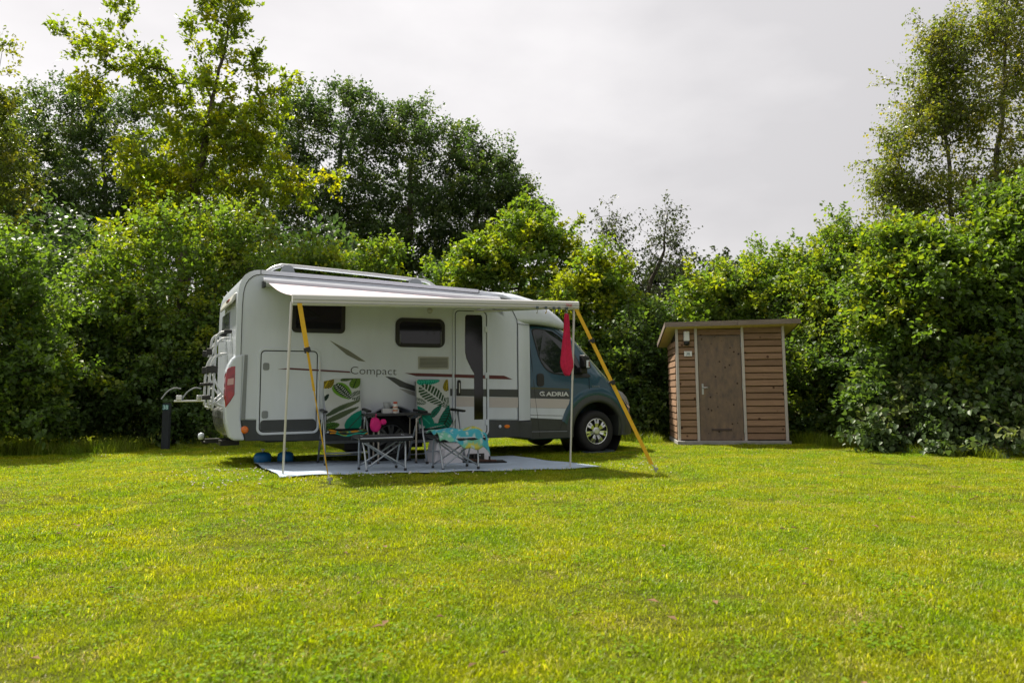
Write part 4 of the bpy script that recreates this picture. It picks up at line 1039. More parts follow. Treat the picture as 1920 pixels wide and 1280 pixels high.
# ground mat
MATM = mat('woven blue-grey mat', (0.42,0.52,0.64), 0.85, var=0.18, vscale=3, bump=0.5, bscale=260)
mc = [(-5.52,-2.22),(-1.42,-2.22),(-1.62,-0.02),(-5.37,0.72)]
mv = []; nu_, nv_ = 40, 24
for i in range(nu_+1):
    for j in range(nv_+1):
        f, h = i/nu_, j/nv_
        u = (mc[0][0]*(1-f)+mc[1][0]*f)*(1-h) + (mc[3][0]*(1-f)+mc[2][0]*f)*h
        v = (mc[0][1]*(1-f)+mc[1][1]*f)*(1-h) + (mc[3][1]*(1-f)+mc[2][1]*f)*h
        u += 0.02*math.sin(9*h); v += 0.02*math.sin(14*f)
        p = W(u, v, 0)
        mv.append((p.x, p.y, gw(u, v) + 0.022 + 0.006*math.sin(7*u+3*v)*math.sin(5*v)))
mo = MB().add(mv, [(i*(nv_+1)+j, (i+1)*(nv_+1)+j, (i+1)*(nv_+1)+j+1, i*(nv_+1)+j+1) for i in range(nu_) for j in range(nv_)]).build('ground_mat', MATM, None, smooth=True)
md = mo.modifiers.new('s', 'SOLIDIFY'); md.thickness = 0.006
tag(mo, 'blue-grey woven ground mat spread under the awning', 'mat')
def on_mat(x, y): return float(gz(x, y)) + 0.026

# cloth with a printed pattern: colour per point
def printed(name, root_loc, fn, ns, nt_, paint, label, cat, rz=0.0, rough=0.9):
    vs_ = []; cols = []
    for i in range(ns+1):
        for j in range(nt_+1):
            s, t_ = i/ns, j/nt_
            vs_.append(fn(s, t_)); cols.append(paint(s, t_))
    fs_ = [(i*(nt_+1)+j, (i+1)*(nt_+1)+j, (i+1)*(nt_+1)+j+1, i*(nt_+1)+j+1) for i in range(ns) for j in range(nt_)]
    mb = MB().add(vs_, fs_)
    me = bpy.data.meshes.new(name); me.from_pydata(mb.v, [], mb.f)
    a = me.color_attributes.new('print', 'FLOAT_COLOR', 'POINT')
    a.data.foreach_set('color', np.array([(*c, 1) for c in cols], dtype=np.float32).ravel())
    me.polygons.foreach_set('use_smooth', [True]*len(me.polygons))
    mt = bpy.data.materials.new(name + ' print'); mt.use_nodes = True
    t = mt.node_tree; b = t.nodes['Principled BSDF']; b.inputs['Roughness'].default_value = rough; b.inputs['Specular IOR Level'].default_value = 0.15
    at = t.nodes.new('ShaderNodeAttribute'); at.attribute_name = 'print'
    t.links.new(at.outputs['Color'], b.inputs['Base Color'])
    nz = t.nodes.new('ShaderNodeTexNoise'); nz.inputs['Scale'].default_value = 300
    bp = t.nodes.new('ShaderNodeBump'); bp.inputs['Strength'].default_value = 0.4; bp.inputs['Distance'].default_value = 0.003
    t.links.new(nz.outputs['Fac'], bp.inputs['Height']); t.links.new(bp.outputs[0], b.inputs['Normal'])
    me.materials.append(mt)
    o = bpy.data.objects.new(name, me); o.location = root_loc; o.rotation_euler = (0, 0, rz); put(o)
    md = o.modifiers.new('s', 'SOLIDIFY'); md.thickness = 0.006
    tag(o, label, cat)
    return o
def leaf_in(s, t_, cx, cy, ang, L, Wd):
    """-1..1 along, -1..1 across inside a leaf shape, else None"""
    dx, dy = (s-cx)*0.55, (t_-cy)*1.0
    a = dx*math.cos(ang)+dy*math.sin(ang); b = -dx*math.sin(ang)+dy*math.cos(ang)
    q = a/L
    if abs(q) > 1: return None
    w = Wd*math.sqrt(max(0, 1-q*q))*(1-0.25*q)
    if abs(b) > w: return None
    return q, b/w
def paint_leaves(leaves, base):
    def f(s, t_):
        c = base
        for (cx, cy, ang, L, Wd, col, vein, kind) in leaves:
            r_ = leaf_in(s, t_, cx, cy, ang, L, Wd)
            if r_ is None: continue
            q, b = r_
            c = col
            if kind == 'rim' and abs(b) > 0.62: c = (0.13,0.30,0.03)
            if abs(b) < 0.09: c = vein
            elif kind in ('vein', 'rim') and (abs((q*5 + abs(b)*1.1) % 1 - 0.5) < 0.16) and (kind == 'vein' or abs(b) < 0.45): c = vein if kind == 'vein' else base
        return c
    return f
DG = (0.035,0.065,0.03); TEAL = (0.01,0.22,0.15); LG = (0.14,0.26,0.03); WH = (0.50,0.53,0.52); YL = (0.50,0.38,0.02); BKG = (0.02,0.035,0.025)
paint1 = paint_leaves([(0.10,0.93,1.2,0.14,0.10,(0.05,0.05,0.02),YL,'vein'), (0.86,0.92,1.3,0.13,0.08,LG,BKG,'vein'), (0.52,0.74,-0.9,0.19,0.12,DG,BKG,'rim'),
    (0.95,0.66,0.5,0.13,0.09,DG,WH,'vein'), (0.55,0.44,0.45,0.27,0.045,(0.10,0.13,0.07),(0.10,0.13,0.07),'plain'), (0.45,0.28,0.5,0.30,0.05,(0.08,0.11,0.06),(0.08,0.11,0.06),'plain'),
    (0.85,0.16,0.95,0.24,0.13,TEAL,(0.03,0.10,0.08),'plain'), (0.12,0.05,0.3,0.14,0.08,(0.08,0.20,0.03),BKG,'vein'), (0.05,0.62,1.0,0.08,0.03,BKG,BKG,'plain'), (0.30,0.36,0.55,0.20,0.035,(0.06,0.09,0.05),(0.06,0.09,0.05),'plain'), (0.62,0.98,0.2,0.10,0.035,(0.10,0.16,0.04),BKG,'vein')], WH)
paint2 = paint_leaves([(0.38,0.96,0.1,0.20,0.075,TEAL,(0.05,0.45,0.33),'vein'), (0.95,0.88,1.4,0.13,0.06,(0.05,0.06,0.02),YL,'vein'), (0.52,0.66,-0.75,0.30,0.15,(0.03,0.075,0.035),WH,'vein'),
    (0.12,0.22,-0.9,0.28,0.14,TEAL,(0.05,0.42,0.30),'plain'), (0.88,0.22,1.15,0.30,0.11,(0.012,0.16,0.11),BKG,'vein'), (0.45,0.02,0.2,0.18,0.08,TEAL,WH,'plain'), (0.05,0.55,-0.3,0.14,0.07,(0.03,0.07,0.035),WH,'vein'), (0.55,0.34,0.9,0.16,0.05,(0.02,0.18,0.12),BKG,'vein'), (0.90,0.52,1.2,0.12,0.05,(0.03,0.07,0.03),WH,'vein')], WH)

FRAME = mat('chair frame aluminium', (0.42,0.46,0.50), 0.35, metal=0.7, var=0.1, vscale=14)
SEATF = mat('dark chair mesh fabric', (0.016,0.018,0.024), 0.85, var=0.2, vscale=20)
def chair(label, x, y, rz, lean=R(14)):
    """high-backed folding camp chair; local -y is the front"""
    root = empty('camping_chair', (x, y, on_mat(x, y)), rz)
    tag(root, label, 'chair', 'camping chairs under the awning')
    w = 0.29
    for s in (-1, 1):
        MB().tube([(s*w,-0.30,0.02),(s*w,-0.06,0.70)], 0.014, 8).build('leg', FRAME, root, smooth=True)
        MB().tube([(s*w,0.40,0.02),(s*w,0.0,0.68)], 0.014, 8).build('leg', FRAME, root, smooth=True)
        for yy in (-0.305, 0.41): MB().box((s*w, yy, 0.02), (0.034, 0.04, 0.045)).build('foot_cap', BLACK, root, bevel=0.006)
        MB().add([(s*w-0.03,-0.26,0.695),(s*w+0.03,-0.26,0.695),(s*w+0.03,0.16,0.71),(s*w-0.03,0.16,0.71),(s*w-0.025,-0.28,0.725),(s*w+0.025,-0.28,0.725),(s*w+0.025,0.16,0.745),(s*w-0.025,0.16,0.745)], [(0,3,2,1),(4,5,6,7),(0,1,5,4),(1,2,6,5),(2,3,7,6),(3,0,4,7)]).build('armrest', BLACK, root, bevel=0.012)
        zt = 1.13; yb = 0.10
        MB().tube([(s*0.235,yb-0.02,0.40),(s*0.235,yb+0.04,0.62),(s*0.235,yb+0.04+math.tan(lean)*(zt-0.62),zt)], 0.013, 8).build('back_tube', FRAME, root, smooth=True)
        MB().tube([(s*0.25,-0.30,0.45),(s*0.25,0.12,0.41)], 0.013, 8).build('seat_tube', FRAME, root, smooth=True)
    MB().tube([(-w,-0.245,0.17),(w,-0.245,0.17)], 0.010, 6).build('stretcher', FRAME, root)
    MB().strip([(-w,0.24,0.28),(w,0.24,0.28)], (0,0.5,0.86), 0.035, 0.02).build('stretcher', FRAME, root)
    MB().tube([(-w,0.36,0.09),(w,0.36,0.09)], 0.010, 6).build('stretcher', FRAME, root)
    sv = []
    for i in range(9):
        for j in range(9):
            a, b_ = i/8, j/8
            sv.append((-0.25+0.5*a, -0.31+0.43*b_, 0.462-0.04*b_-0.03*math.sin(math.pi*a)))
    so = MB().add(sv, [(i*9+j, (i+1)*9+j, (i+1)*9+j+1, i*9+j+1) for i in range(8) for j in range(8)]).build('seat', SEATF, root, smooth=True)
    md = so.modifiers.new('s', 'SOLIDIFY'); md.thickness = 0.02
    sv = []
    for i in range(9):
        for j in range(13):
            a, b_ = i/8, j/12; z = 0.46 + 0.67*b_
            yy = yb + 0.03 + max(0, z-0.62)*math.tan(lean) + 0.02*math.sin(math.pi*a)
            sv.append((-0.235+0.47*a, yy, z))
    so = MB().add(sv, [(i*13+j, (i+1)*13+j, (i+1)*13+j+1, i*13+j+1) for i in range(8) for j in range(12)]).build('backrest', SEATF, root, smooth=True)
    md = so.modifiers.new('s', 'SOLIDIFY'); md.thickness = 0.015
    return root
def back_towel(lean, yb=0.10, wob=0.012, ph=0.0):
    def f(s, t_):
        z = 0.47 + 0.69*t_
        yy = yb - 0.012 + max(0, z-0.62)*math.tan(lean) + wob*math.sin(9*s+ph+5*t_)*(1.1-t_) - 0.02*(1-t_)
        xx = (-0.255 + 0.51*s)*(1 - 0.10*(1-t_)*(0.5+0.5*math.sin(ph+2))) + 0.01*math.sin(6*t_+ph)
        return (xx, yy, z)
    return f
c1p = (-2.30, 10.30); c2p = (-1.07, 10.72)
R1, R2 = R(22), R(30)
chair('high-backed camping chair left of the table, white towel with dark green leaves', *c1p, R1)
chair('high-backed camping chair between table and door, white towel with teal leaves', *c2p, R2)
printed('leaf_towel', (*c1p, on_mat(*c1p)), back_towel(R(14), ph=0.4), 70, 110, paint1, 'white beach towel with dark green, lime and yellow leaves over the left chair', 'towel', R1)
printed('leaf_towel', (*c2p, on_mat(*c2p)), back_towel(R(14), ph=2.0), 70, 110, paint2, 'white beach towel with teal leaves over the chair beside the door', 'towel', R2)
# colourful towel end on the left chair's seat
def seat_towel(s, t_):
    return (-0.24+0.50*s, -0.33+0.42*t_, 0.480-0.035*t_-0.03*math.sin(math.pi*s)+0.012*math.sin(11*s+4*t_)+(-0.05*(1-t_*6) if t_ < 1/6 else 0))
def paint_seat(s, t_):
    v = math.sin(9*s+5*t_)+math.sin(6*t_-11*s+1)
    return (0.45,0.20,0.015) if v > 0.5 else ((0.02,0.30,0.22) if v > -0.4 else ((0.30,0.34,0.04) if v > -1.1 else (0.02,0.03,0.03)))
printed('seat_towel', (*c1p, on_mat(*c1p)), seat_towel, 40, 30, paint_seat, 'crumpled orange, green and black towel on the seat of the left chair', 'towel', R1)
def stool(label, x, y, rz):
    root = empty('camping_footstool', (x, y, on_mat(x, y)), rz)
    tag(root, label, 'footstool', 'folding footstools in front of the chairs')
    w, dpt = 0.25, 0.19
    for s in (-1, 1):
        for e_ in (-1, 1):
            MB().tube(smooth_path([(s*w*0.92,e_*dpt,0.0),(s*w*0.98,e_*dpt*0.75,0.22),(s*w*1.02,e_*dpt*0.35,0.385),(s*w*0.98,e_*dpt*0.1,0.40)], 4), 0.011, 8).build('leg', FRAME, root, smooth=True)
            MB().box((s*w*0.92, e_*dpt, 0.012), (0.03, 0.03, 0.035)).build('foot_cap', BLACK, root, bevel=0.005)
    for e_ in (-1, 1):
        for s in (-1, 1):
            MB().tube([(-s*w*0.90,e_*dpt*0.95,0.05),(0,e_*dpt*0.72,0.19),(s*w*0.96,e_*dpt*0.5,0.35)], 0.010, 7).build('brace', FRAME, root, smooth=True)
    MB().tube([(-0.31,-0.20,0.385),(0.31,-0.20,0.385),(0.31,0.20,0.395),(-0.31,0.20,0.395),(-0.31,-0.20,0.385)], 0.011, 6).build('rim', FRAME, root)
    cv_ = []
    for i in range(11):
        for j in range(9):
            a, b_ = i/10, j/8
            cv_.append((-0.32+0.64*a, -0.225+0.45*b_, 0.418-0.035*math.sin(math.pi*a)*math.sin(math.pi*b_)-0.05*(abs(b_-0.5) > 0.49)))
    so = MB().add(cv_, [(i*9+j, (i+1)*9+j, (i+1)*9+j+1, i*9+j+1) for i in range(10) for j in range(8)]).build('cushion', SEATF, root, smooth=True)
    md = so.modifiers.new('s', 'SOLIDIFY'); md.thickness = 0.03
    return root
s1 = (-1.56, 9.02); s2 = (-0.72, 9.46)
stool('bare dark folding footstool in front of the table', *s1, R(25))
stool('folding footstool half hidden under a turquoise towel', *s2, R(25))
def turq(s, t_):
    x = -0.30+0.66*s; y = -0.30+0.56*t_
    z = 0.455 + 0.028*math.sin(8*s+5*t_)*math.cos(5*t_) + 0.014*math.sin(23*s+11*t_) + 0.05*s*(1-abs(2*t_-1))
    if t_ < 0.25: z -= (0.25-t_)*0.75*(0.5+0.7*s); y += (0.25-t_)*0.12
    if s > 0.86: z -= (s-0.86)*0.5
    return (x, y, z)
def paint_turq(s, t_):
    v = math.sin(8*s+2)+math.sin(9*t_+4*s)
    w_ = math.sin(31*s+9*t_)*math.sin(27*t_-8*s)
    if w_ > 0.55: return (0.35,0.50,0.48)
    return (0.46,0.44,0.08) if (v > 0.55 and s > 0.40) else ((0.16,0.42,0.30) if v > 0.1 else (0.06,0.34,0.42))
tq = printed('beach_towel', (*s2, on_mat(*s2)), turq, 40, 34, paint_turq, 'turquoise and yellow beach towel heaped on the right footstool', 'towel', R(25))
# table
tx, ty = -1.66, 10.60; tz = on_mat(tx, ty); tr_ = R(18)
tbl = empty('camping_table', (tx, ty, tz), tr_); tag(tbl, 'black camping table with thin metal legs between the chairs', 'table')
MB().prism_uz(rrect(-0.46,0.46,0.655,0.685,0.012), -0.30, 0.30).build('table_top', mat('black table top', (0.02,0.021,0.024), 0.45, var=0.2), tbl, bevel=0.005)
LEGM = mat('table leg', (0.42,0.38,0.34), 0.4, metal=0.4)
for s in (-1, 1):
    for e_ in (-1, 1):
        MB().tube(smooth_path([(s*0.26,e_*0.25,0.0),(s*0.26,e_*0.25,0.56),(s*0.275,e_*0.25,0.61),(s*0.33,e_*0.25,0.655)], 4), 0.012, 8).build('leg', LEGM, tbl, smooth=True)
        MB().box((s*0.26,e_*0.25,0.012), (0.03,0.03,0.03)).build('foot_cap', BLACK, tbl)
    MB().tube([(s*0.26,-0.25,0.3),(s*0.26,0.25,0.3)], 0.009, 6).build('stretcher', LEGM, tbl)
def on_table(lx, ly):
    c, s = math.cos(tr_), math.sin(tr_); return (tx+lx*c-ly*s, ty+lx*s+ly*c, tz+0.686)
o = MB().box((0,0,0.032), (0.22,0.16,0.064)).build('napkin_box', mat('pale card box', (0.55,0.57,0.60), 0.6, var=0.1), None, bevel=0.006, loc=on_table(-0.08,-0.10)); o.rotation_euler = (0,0,tr_); tag(o, 'low pale box on the table behind the bottle', 'box')
bt = empty('bottle', on_table(-0.03,-0.22), tr_); tag(bt, 'white squeeze bottle with an orange-red cap on the table', 'bottle')
MB().lathe([(0.0,0.0),(0.030,0.0),(0.033,0.01),(0.033,0.115),(0.028,0.132),(0.0,0.132)], n=20).build('flask', mat('white bottle', (0.62,0.60,0.58), 0.35), bt, smooth=True)
MB().lathe([(0.0,0.132),(0.028,0.133),(0.028,0.158),(0.0,0.16)], n=20).build('cap', mat('red cap', (0.48,0.06,0.02), 0.4), bt, smooth=True)
MB().lathe([(0.0335,0.03),(0.0338,0.032),(0.0338,0.05),(0.0335,0.052)], n=20).lathe([(0.0335,0.075),(0.0338,0.077),(0.0338,0.09),(0.0335,0.092)], n=20).build('label_print', mat('bottle print', (0.45,0.16,0.10), 0.5), bt)
jg = MB().lathe([(0.0,0.0),(0.045,0.0),(0.05,0.10),(0.055,0.15),(0.052,0.152),(0.046,0.10),(0.04,0.01),(0,0.01)], n=22).build('jug', mat('frosted jug', (0.50,0.53,0.56), 0.25, transl=0.4), None, smooth=True, loc=on_table(-0.13,-0.12)); tag(jg, 'frosted plastic jug left of the bottle on the table', 'jug')
# pink bag hanging at the table leg
PINK = mat('hot pink fabric', (0.72,0.01,0.20), 0.7, var=0.25, vscale=20)
pk = empty('pink_bag', on_table(-0.32,-0.31), tr_); pk.location.z -= 0.10; tag(pk, 'hot pink cloth bag hanging from the table edge', 'bag')
bv = []
for i in range(15):
    for k in range(18):
        f = i/14; a = 2*math.pi*k/18
        rr_ = 0.018 + 0.058*math.sin(math.pi*min(1, f*0.9+0.05))**0.7*(1+0.14*math.sin(3*a+5*f))
        bv.append((rr_*math.cos(a)*1.0+0.015*f, rr_*0.65*math.sin(a), 0.05-0.19*f))
MB().add(bv, [(i*18+k, i*18+(k+1) % 18, (i+1)*18+(k+1) % 18, (i+1)*18+k) for i in range(14) for k in range(18)] + [tuple(range(18)), tuple(14*18+k for k in range(18))]).build('pouch', PINK, pk, smooth=True)
MB().lathe([(0.0,-0.04),(0.035,-0.03),(0.045,0.0),(0.03,0.035),(0,0.04)], (0.115,0,-0.01), 'z', 14).build('flap', PINK, pk, smooth=True)
MB().tube([(0.01,0,0.04),(0.02,0.01,0.10)], 0.006, 6).build('cord', PINK, pk)
# step, doormat, sandals
sx_, sy_ = -0.78, 10.80; sz_ = on_mat(sx_, sy_)
st_ = empty('entry_step', (sx_, sy_, sz_), YAW); tag(st_, 'white plastic double step below the entrance door', 'step')
WP = mat('white step plastic', (0.60,0.60,0.64), 0.5, var=0.08)
MB().add([(-0.44,-0.20,0),(0.44,-0.20,0),(0.44,0.22,0),(-0.44,0.22,0),(-0.37,-0.13,0.29),(0.37,-0.13,0.29),(0.37,0.2,0.29),(-0.37,0.2,0.29)], [(0,3,2,1),(4,5,6,7),(0,1,5,4),(1,2,6,5),(2,3,7,6),(3,0,4,7)]).build('riser', WP, st_, bevel=0.02)
MB().box((0,0.03,0.305), (0.82,0.40,0.025)).build('tread', WP, st_, bevel=0.008)
MB().add([(-0.36,-0.36,0),(-0.08,-0.36,0),(-0.08,-0.20,0),(-0.36,-0.20,0),(-0.34,-0.34,0.20),(-0.10,-0.34,0.20),(-0.10,-0.18,0.20),(-0.34,-0.18,0.20)], [(0,3,2,1),(4,5,6,7),(0,1,5,4),(1,2,6,5),(2,3,7,6),(3,0,4,7)]).build('lower_step', WP, st_, bevel=0.015)
MB().box((0.18,-0.205,0.07), (0.26,0.01,0.09)).build('toe_recess', BLACK, st_)
dm = MB().box((0,0,0.008), (0.62,0.30,0.014)).build('door_mat', mat('black doormat', (0.012,0.012,0.012), 0.95, var=0.3, vscale=80), None, bevel=0.004, loc=(-0.42,10.62,on_mat(-0.42,10.62))); dm.rotation_euler = (0,0,R(12)); tag(dm, 'thin black doormat on the ground mat by the step', 'doormat')
for k, (x, y, rz, lab) in enumerate(((-0.50,10.66,R(20),'dark sandal nearer the step on the doormat'), (-0.36,10.60,R(5),'dark sandal further from the step on the doormat'))):
    sd = empty('sandal', (x, y, on_mat(x, y)+0.016), rz); tag(sd, lab, 'sandal', 'pair of sandals')
    MB().prism_uz([(-0.13,0),(0.13,0),(0.13,0.02),(0.0,0.022),(-0.13,0.035)], -0.045, 0.045).build('sole', mat('brown sole', (0.09,0.045,0.03), 0.7), sd, bevel=0.01)
    MB().tube(smooth_path([(0.03,-0.045,0.02),(0.03,-0.03,0.065),(0.03,0.03,0.065),(0.03,0.045,0.02)], 4), 0.012, 6).tube(smooth_path([(-0.06,-0.045,0.03),(-0.06,-0.02,0.085),(-0.06,0.02,0.085),(-0.06,0.045,0.03)], 4), 0.010, 6).build('band', BLACK, sd)
    MB().lathe([(0,0),(0.012,0.002),(0.012,0.008),(0,0.01)], (0.03,-0.02,0.072), 'z', 10).build('button', TRIMW, sd)
# gas bottles
GASB = mat('blue gas bottle', (0.02,0.22,0.55), 0.45, var=0.2, vscale=9)
for (x, y, s, lab) in ((-3.63,10.98,1.0,'blue gas bottle further left, under the rear of the motorhome'), (-3.33,11.08,0.95,'blue gas bottle further right, behind the left awning pole')):
    gb = empty('gas_bottle', (x, y, float(gz(x, y))), 0.4); tag(gb, lab, 'gas bottle', 'blue gas bottles under the motorhome')
    MB().lathe([(0.0,0.0),(0.10*s,0.0),(0.118*s,0.02),(0.122*s,0.06),(0.122*s,0.10),(0.110*s,0.135),(0.075*s,0.155),(0.03*s,0.162),(0,0.163)], n=28).build('tank', GASB, gb, smooth=True)
    MB().lathe([(0.123*s,0.078),(0.125*s,0.080),(0.125*s,0.085),(0.123*s,0.087)], n=28).build('weld', GASB, gb)
    MB().tube([(0,0,0.16),(0,0,0.195)], 0.012, 8).box((0.0,0,0.20), (0.05,0.018,0.018)).build('valve', STEEL, gb)
# levelling ramp
lr = MB()
lr.prism_uz([(-0.27,0.0),(-0.24,0.035),(-0.10,0.022),(0.02,0.03),(0.12,0.022),(0.24,0.045),(0.29,0.0)], -0.09, 0.12)
lo = lr.build('levelling_ramp', mat('dark blue-grey ramp', (0.035,0.05,0.06), 0.4, var=0.2), None, bevel=0.006, loc=W(-0.02,-0.02,0.0)); lo.rotation_euler = (0,0,YAW); tag(lo, 'low dark plastic chock under the front wheel', 'wheel chock')
# red cloth and clips on the awning rail
cp = W(-1.885, VR-0.05, 2.10)
CLOTH = mat('crimson knitted cloth', (0.60,0.012,0.075), 0.85, var=0.25, vscale=26, bump=0.6, bscale=90)
cl = empty('hanging_cloth', cp, YAW); tag(cl, 'crimson dish cloth hanging in folds from the awning rail', 'cloth')
prof_w = [(0,0.022),(0.05,0.038),(0.12,0.045),(0.25,0.055),(0.40,0.072),(0.55,0.090),(0.64,0.102),(0.70,0.098),(0.76,0.066),(0.79,0.050),(0.815,0.020)]
vs_ = []; K = 24
for i, (dz, hw) in enumerate(prof_w):
    for k in range(K):
        a = 2*math.pi*k/K
        fold = 1 + 0.10*math.sin(4*a+dz*3) + 0.05*math.sin(7*a)
        vs_.append((hw*math.cos(a) + 0.004*math.sin(9*dz), (0.018+0.02*dz)*math.sin(a)*fold + 0.012*math.sin(6*math.cos(a)*1.3+dz*2), -0.055 - dz))
MB().add(vs_, [(i*K+k, i*K+(k+1) % K, (i+1)*K+(k+1) % K, (i+1)*K+k) for i in range(len(prof_w)-1) for k in range(K)] + [tuple(range(K)), tuple((len(prof_w)-1)*K+k for k in range(K))]).build('folds', CLOTH, cl, smooth=True)
MB().tube([(0,0,-0.06),(0,0.02,0.0)], 0.004, 5).build('loop', BLACK, cl)
clab = ('first grey clip from the motorhome side on the awning rail', 'second clip on the awning rail, with a yellow peg', 'third grey clip on the awning rail', 'fourth dark clip just left of the crimson cloth', 'fifth clip, the one holding the crimson cloth')
for k, u in enumerate((-2.32,-2.19,-2.07,-1.99,-1.875)):
    p = W(u, VR-0.048, ZR-0.085 + (u+1.675)*0.019)
    h = empty('awning_clip', p, YAW); tag(h, clab[k], 'clip', 'clips on the awning rail')
    MB().box((0,0,0), (0.035,0.018,0.035)).build('clip_body', mat('teal grey clip', (0.06,0.09,0.10), 0.5), h, bevel=0.004)
    MB().tube(smooth_path([(0,0,-0.015),(0.004,0,-0.05),(-0.006,0,-0.075),(-0.012,0,-0.06)], 4), 0.005, 5).build('hook', mat('yellow peg', (0.45,0.30,0.03), 0.5) if k == 1 else STEEL, h)
# number post
px_, py_ = -6.41, 13.95
pt = empty('number_post', (px_, py_, 0), R(3)); tag(pt, 'dark square pitch marker post with pale number left of the motorhome', 'post')
MB().box((0,0,0.42), (0.125,0.115,0.86)).build('shaft', mat('dark stained post', (0.022,0.028,0.034), 0.8, var=0.3, vscale=8, bump=0.4, stretch=(1,1,0.2)), pt, bevel=0.008)
MB().box((0,-0.059,0.775), (0.118,0.004,0.10)).build('number_plate', mat('dark teal plate', (0.01,0.07,0.075), 0.5), pt)
text('lettering', '38', 0.105, mat('pale digits', (0.42,0.66,0.66), 0.5), pt, (-0.05,-0.0625,0.737), width=0.095, bold=0.002)
# ------------------------------------------------------------------ wooden shed
shed = empty('wooden_shed', (3.12, 14.25, 0.0), R(-6))
tag(shed, 'small brown board-clad shed with a flat sloping roof and one door', 'shed')
def wood(name, col, col2, stretch, knots=5.5):
    mt = bpy.data.materials.new(name); mt.use_nodes = True
    t = mt.node_tree; b = t.nodes['Principled BSDF']; b.inputs['Roughness'].default_value = 0.75; b.inputs['Specular IOR Level'].default_value = 0.25
    tcn = t.nodes.new('ShaderNodeTexCoord'); oi = t.nodes.new('ShaderNodeObjectInfo')
    ad = t.nodes.new('ShaderNodeVectorMath'); ad.operation = 'ADD'
    sc3 = t.nodes.new('ShaderNodeVectorMath'); sc3.operation = 'SCALE'; sc3.inputs['Scale'].default_value = 37.0
    cmb = t.nodes.new('ShaderNodeCombineXYZ')
    for i_ in range(3): t.links.new(oi.outputs['Random'], cmb.inputs[i_])
    t.links.new(cmb.outputs[0], sc3.inputs[0]); t.links.new(tcn.outputs['Object'], ad.inputs[0]); t.links.new(sc3.outputs[0], ad.inputs[1])
    mpn = t.nodes.new('ShaderNodeMapping'); mpn.inputs['Scale'].default_value = stretch
    t.links.new(ad.outputs[0], mpn.inputs[0])
    nz = t.nodes.new('ShaderNodeTexNoise'); nz.inputs['Scale'].default_value = 5; nz.inputs['Detail'].default_value = 8; nz.inputs['Roughness'].default_value = 0.65
    t.links.new(mpn.outputs[0], nz.inputs['Vector'])
    rp = t.nodes.new('ShaderNodeValToRGB'); rp.color_ramp.elements[0].position = 0.3; rp.color_ramp.elements[0].color = (*col2, 1)
    rp.color_ramp.elements[1].position = 0.7; rp.color_ramp.elements[1].color = (*col, 1)
    t.links.new(nz.outputs['Fac'], rp.inputs[0]); last = rp.outputs[0]
    # board to board variation
    mr_ = t.nodes.new('ShaderNodeMapRange'); mr_.inputs['To Min'].default_value = 0.80; mr_.inputs['To Max'].default_value = 1.15
    t.links.new(oi.outputs['Random'], mr_.inputs['Value'])
    mv_ = t.nodes.new('ShaderNodeVectorMath'); mv_.operation = 'SCALE'; t.links.new(last, mv_.inputs[0]); t.links.new(mr_.outputs[0], mv_.inputs['Scale']); last = mv_.outputs[0]
    if knots:
        vo = t.nodes.new('ShaderNodeTexVoronoi'); vo.inputs['Scale'].default_value = knots
        t.links.new(ad.outputs[0], vo.inputs['Vector'])
        kr = t.nodes.new('ShaderNodeValToRGB'); kr.color_ramp.elements[0].position = 0.10; kr.color_ramp.elements[0].color = (0.25,0.18,0.15,1)
        kr.color_ramp.elements[1].position = 0.17; kr.color_ramp.elements[1].color = (1,1,1,1)
        t.links.new(vo.outputs['Distance'], kr.inputs[0])
        mk = t.nodes.new('ShaderNodeMix'); mk.data_type = 'RGBA'; mk.blend_type = 'MULTIPLY'; mk.inputs['Factor'].default_value = 1
        t.links.new(last, mk.inputs['A']); t.links.new(kr.outputs[0], mk.inputs['B']); last = mk.outputs['Result']
    t.links.new(last, b.inputs['Base Color'])
    bp = t.nodes.new('ShaderNodeBump'); bp.inputs['Strength'].default_value = 0.3; bp.inputs['Distance'].default_value = 0.01
    t.links.new(nz.outputs['Fac'], bp.inputs['Height']); t.links.new(bp.outputs[0], b.inputs['Normal'])
    return mt
WOOD = wood('brown larch boards', (0.33,0.205,0.128), (0.20,0.122,0.078), (0.6, 4, 9))
DOORW = wood('weathered door wood', (0.27,0.185,0.128), (0.13,0.104,0.092), (2.2, 2, 0.9), 8.0)
FASC = wood('grey weathered fascia', (0.27,0.22,0.19), (0.16,0.125,0.105), (0.5, 5, 8), 0)
POSTW = mat('pale grey post', (0.50,0.46,0.43), 0.7, var=0.15, vscale=6, stretch=(3,3,0.5))
SOFF = mat('yellowish bounce-lit soffit', (0.80,0.60,0.27), 0.7, var=0.12, vscale=5)  # colour raised to carry sunlight bounced up from the ground
CONC = mat('concrete base', (0.34,0.33,0.31), 0.9, var=0.3, vscale=7, bump=0.4)
DARKW = mat('dark backing', (0.03,0.022,0.017), 0.9)
SW, SD, SH = 2.0, 1.35, 2.20
MB().box((SW/2, SD/2-0.04, 0.02), (SW+0.06, SD+0.2, 0.10)).build('base_slab', CONC, shed, bevel=0.01)
MB().box((SW/2, SD/2+0.03, 1.10), (SW-0.04, SD-0.06, 2.04)).build('inner_shell', DARKW, shed)
posts = (0.0, 0.355, 1.215, 1.965)
for k, x in enumerate(posts):
    MB().box((x+0.02, -0.012, 0.07+(SH-0.05)/2), (0.05, 0.05, SH-0.05)).build('post', POSTW, shed, bevel=0.004)
NB = 17; PITCH_B = 0.1245
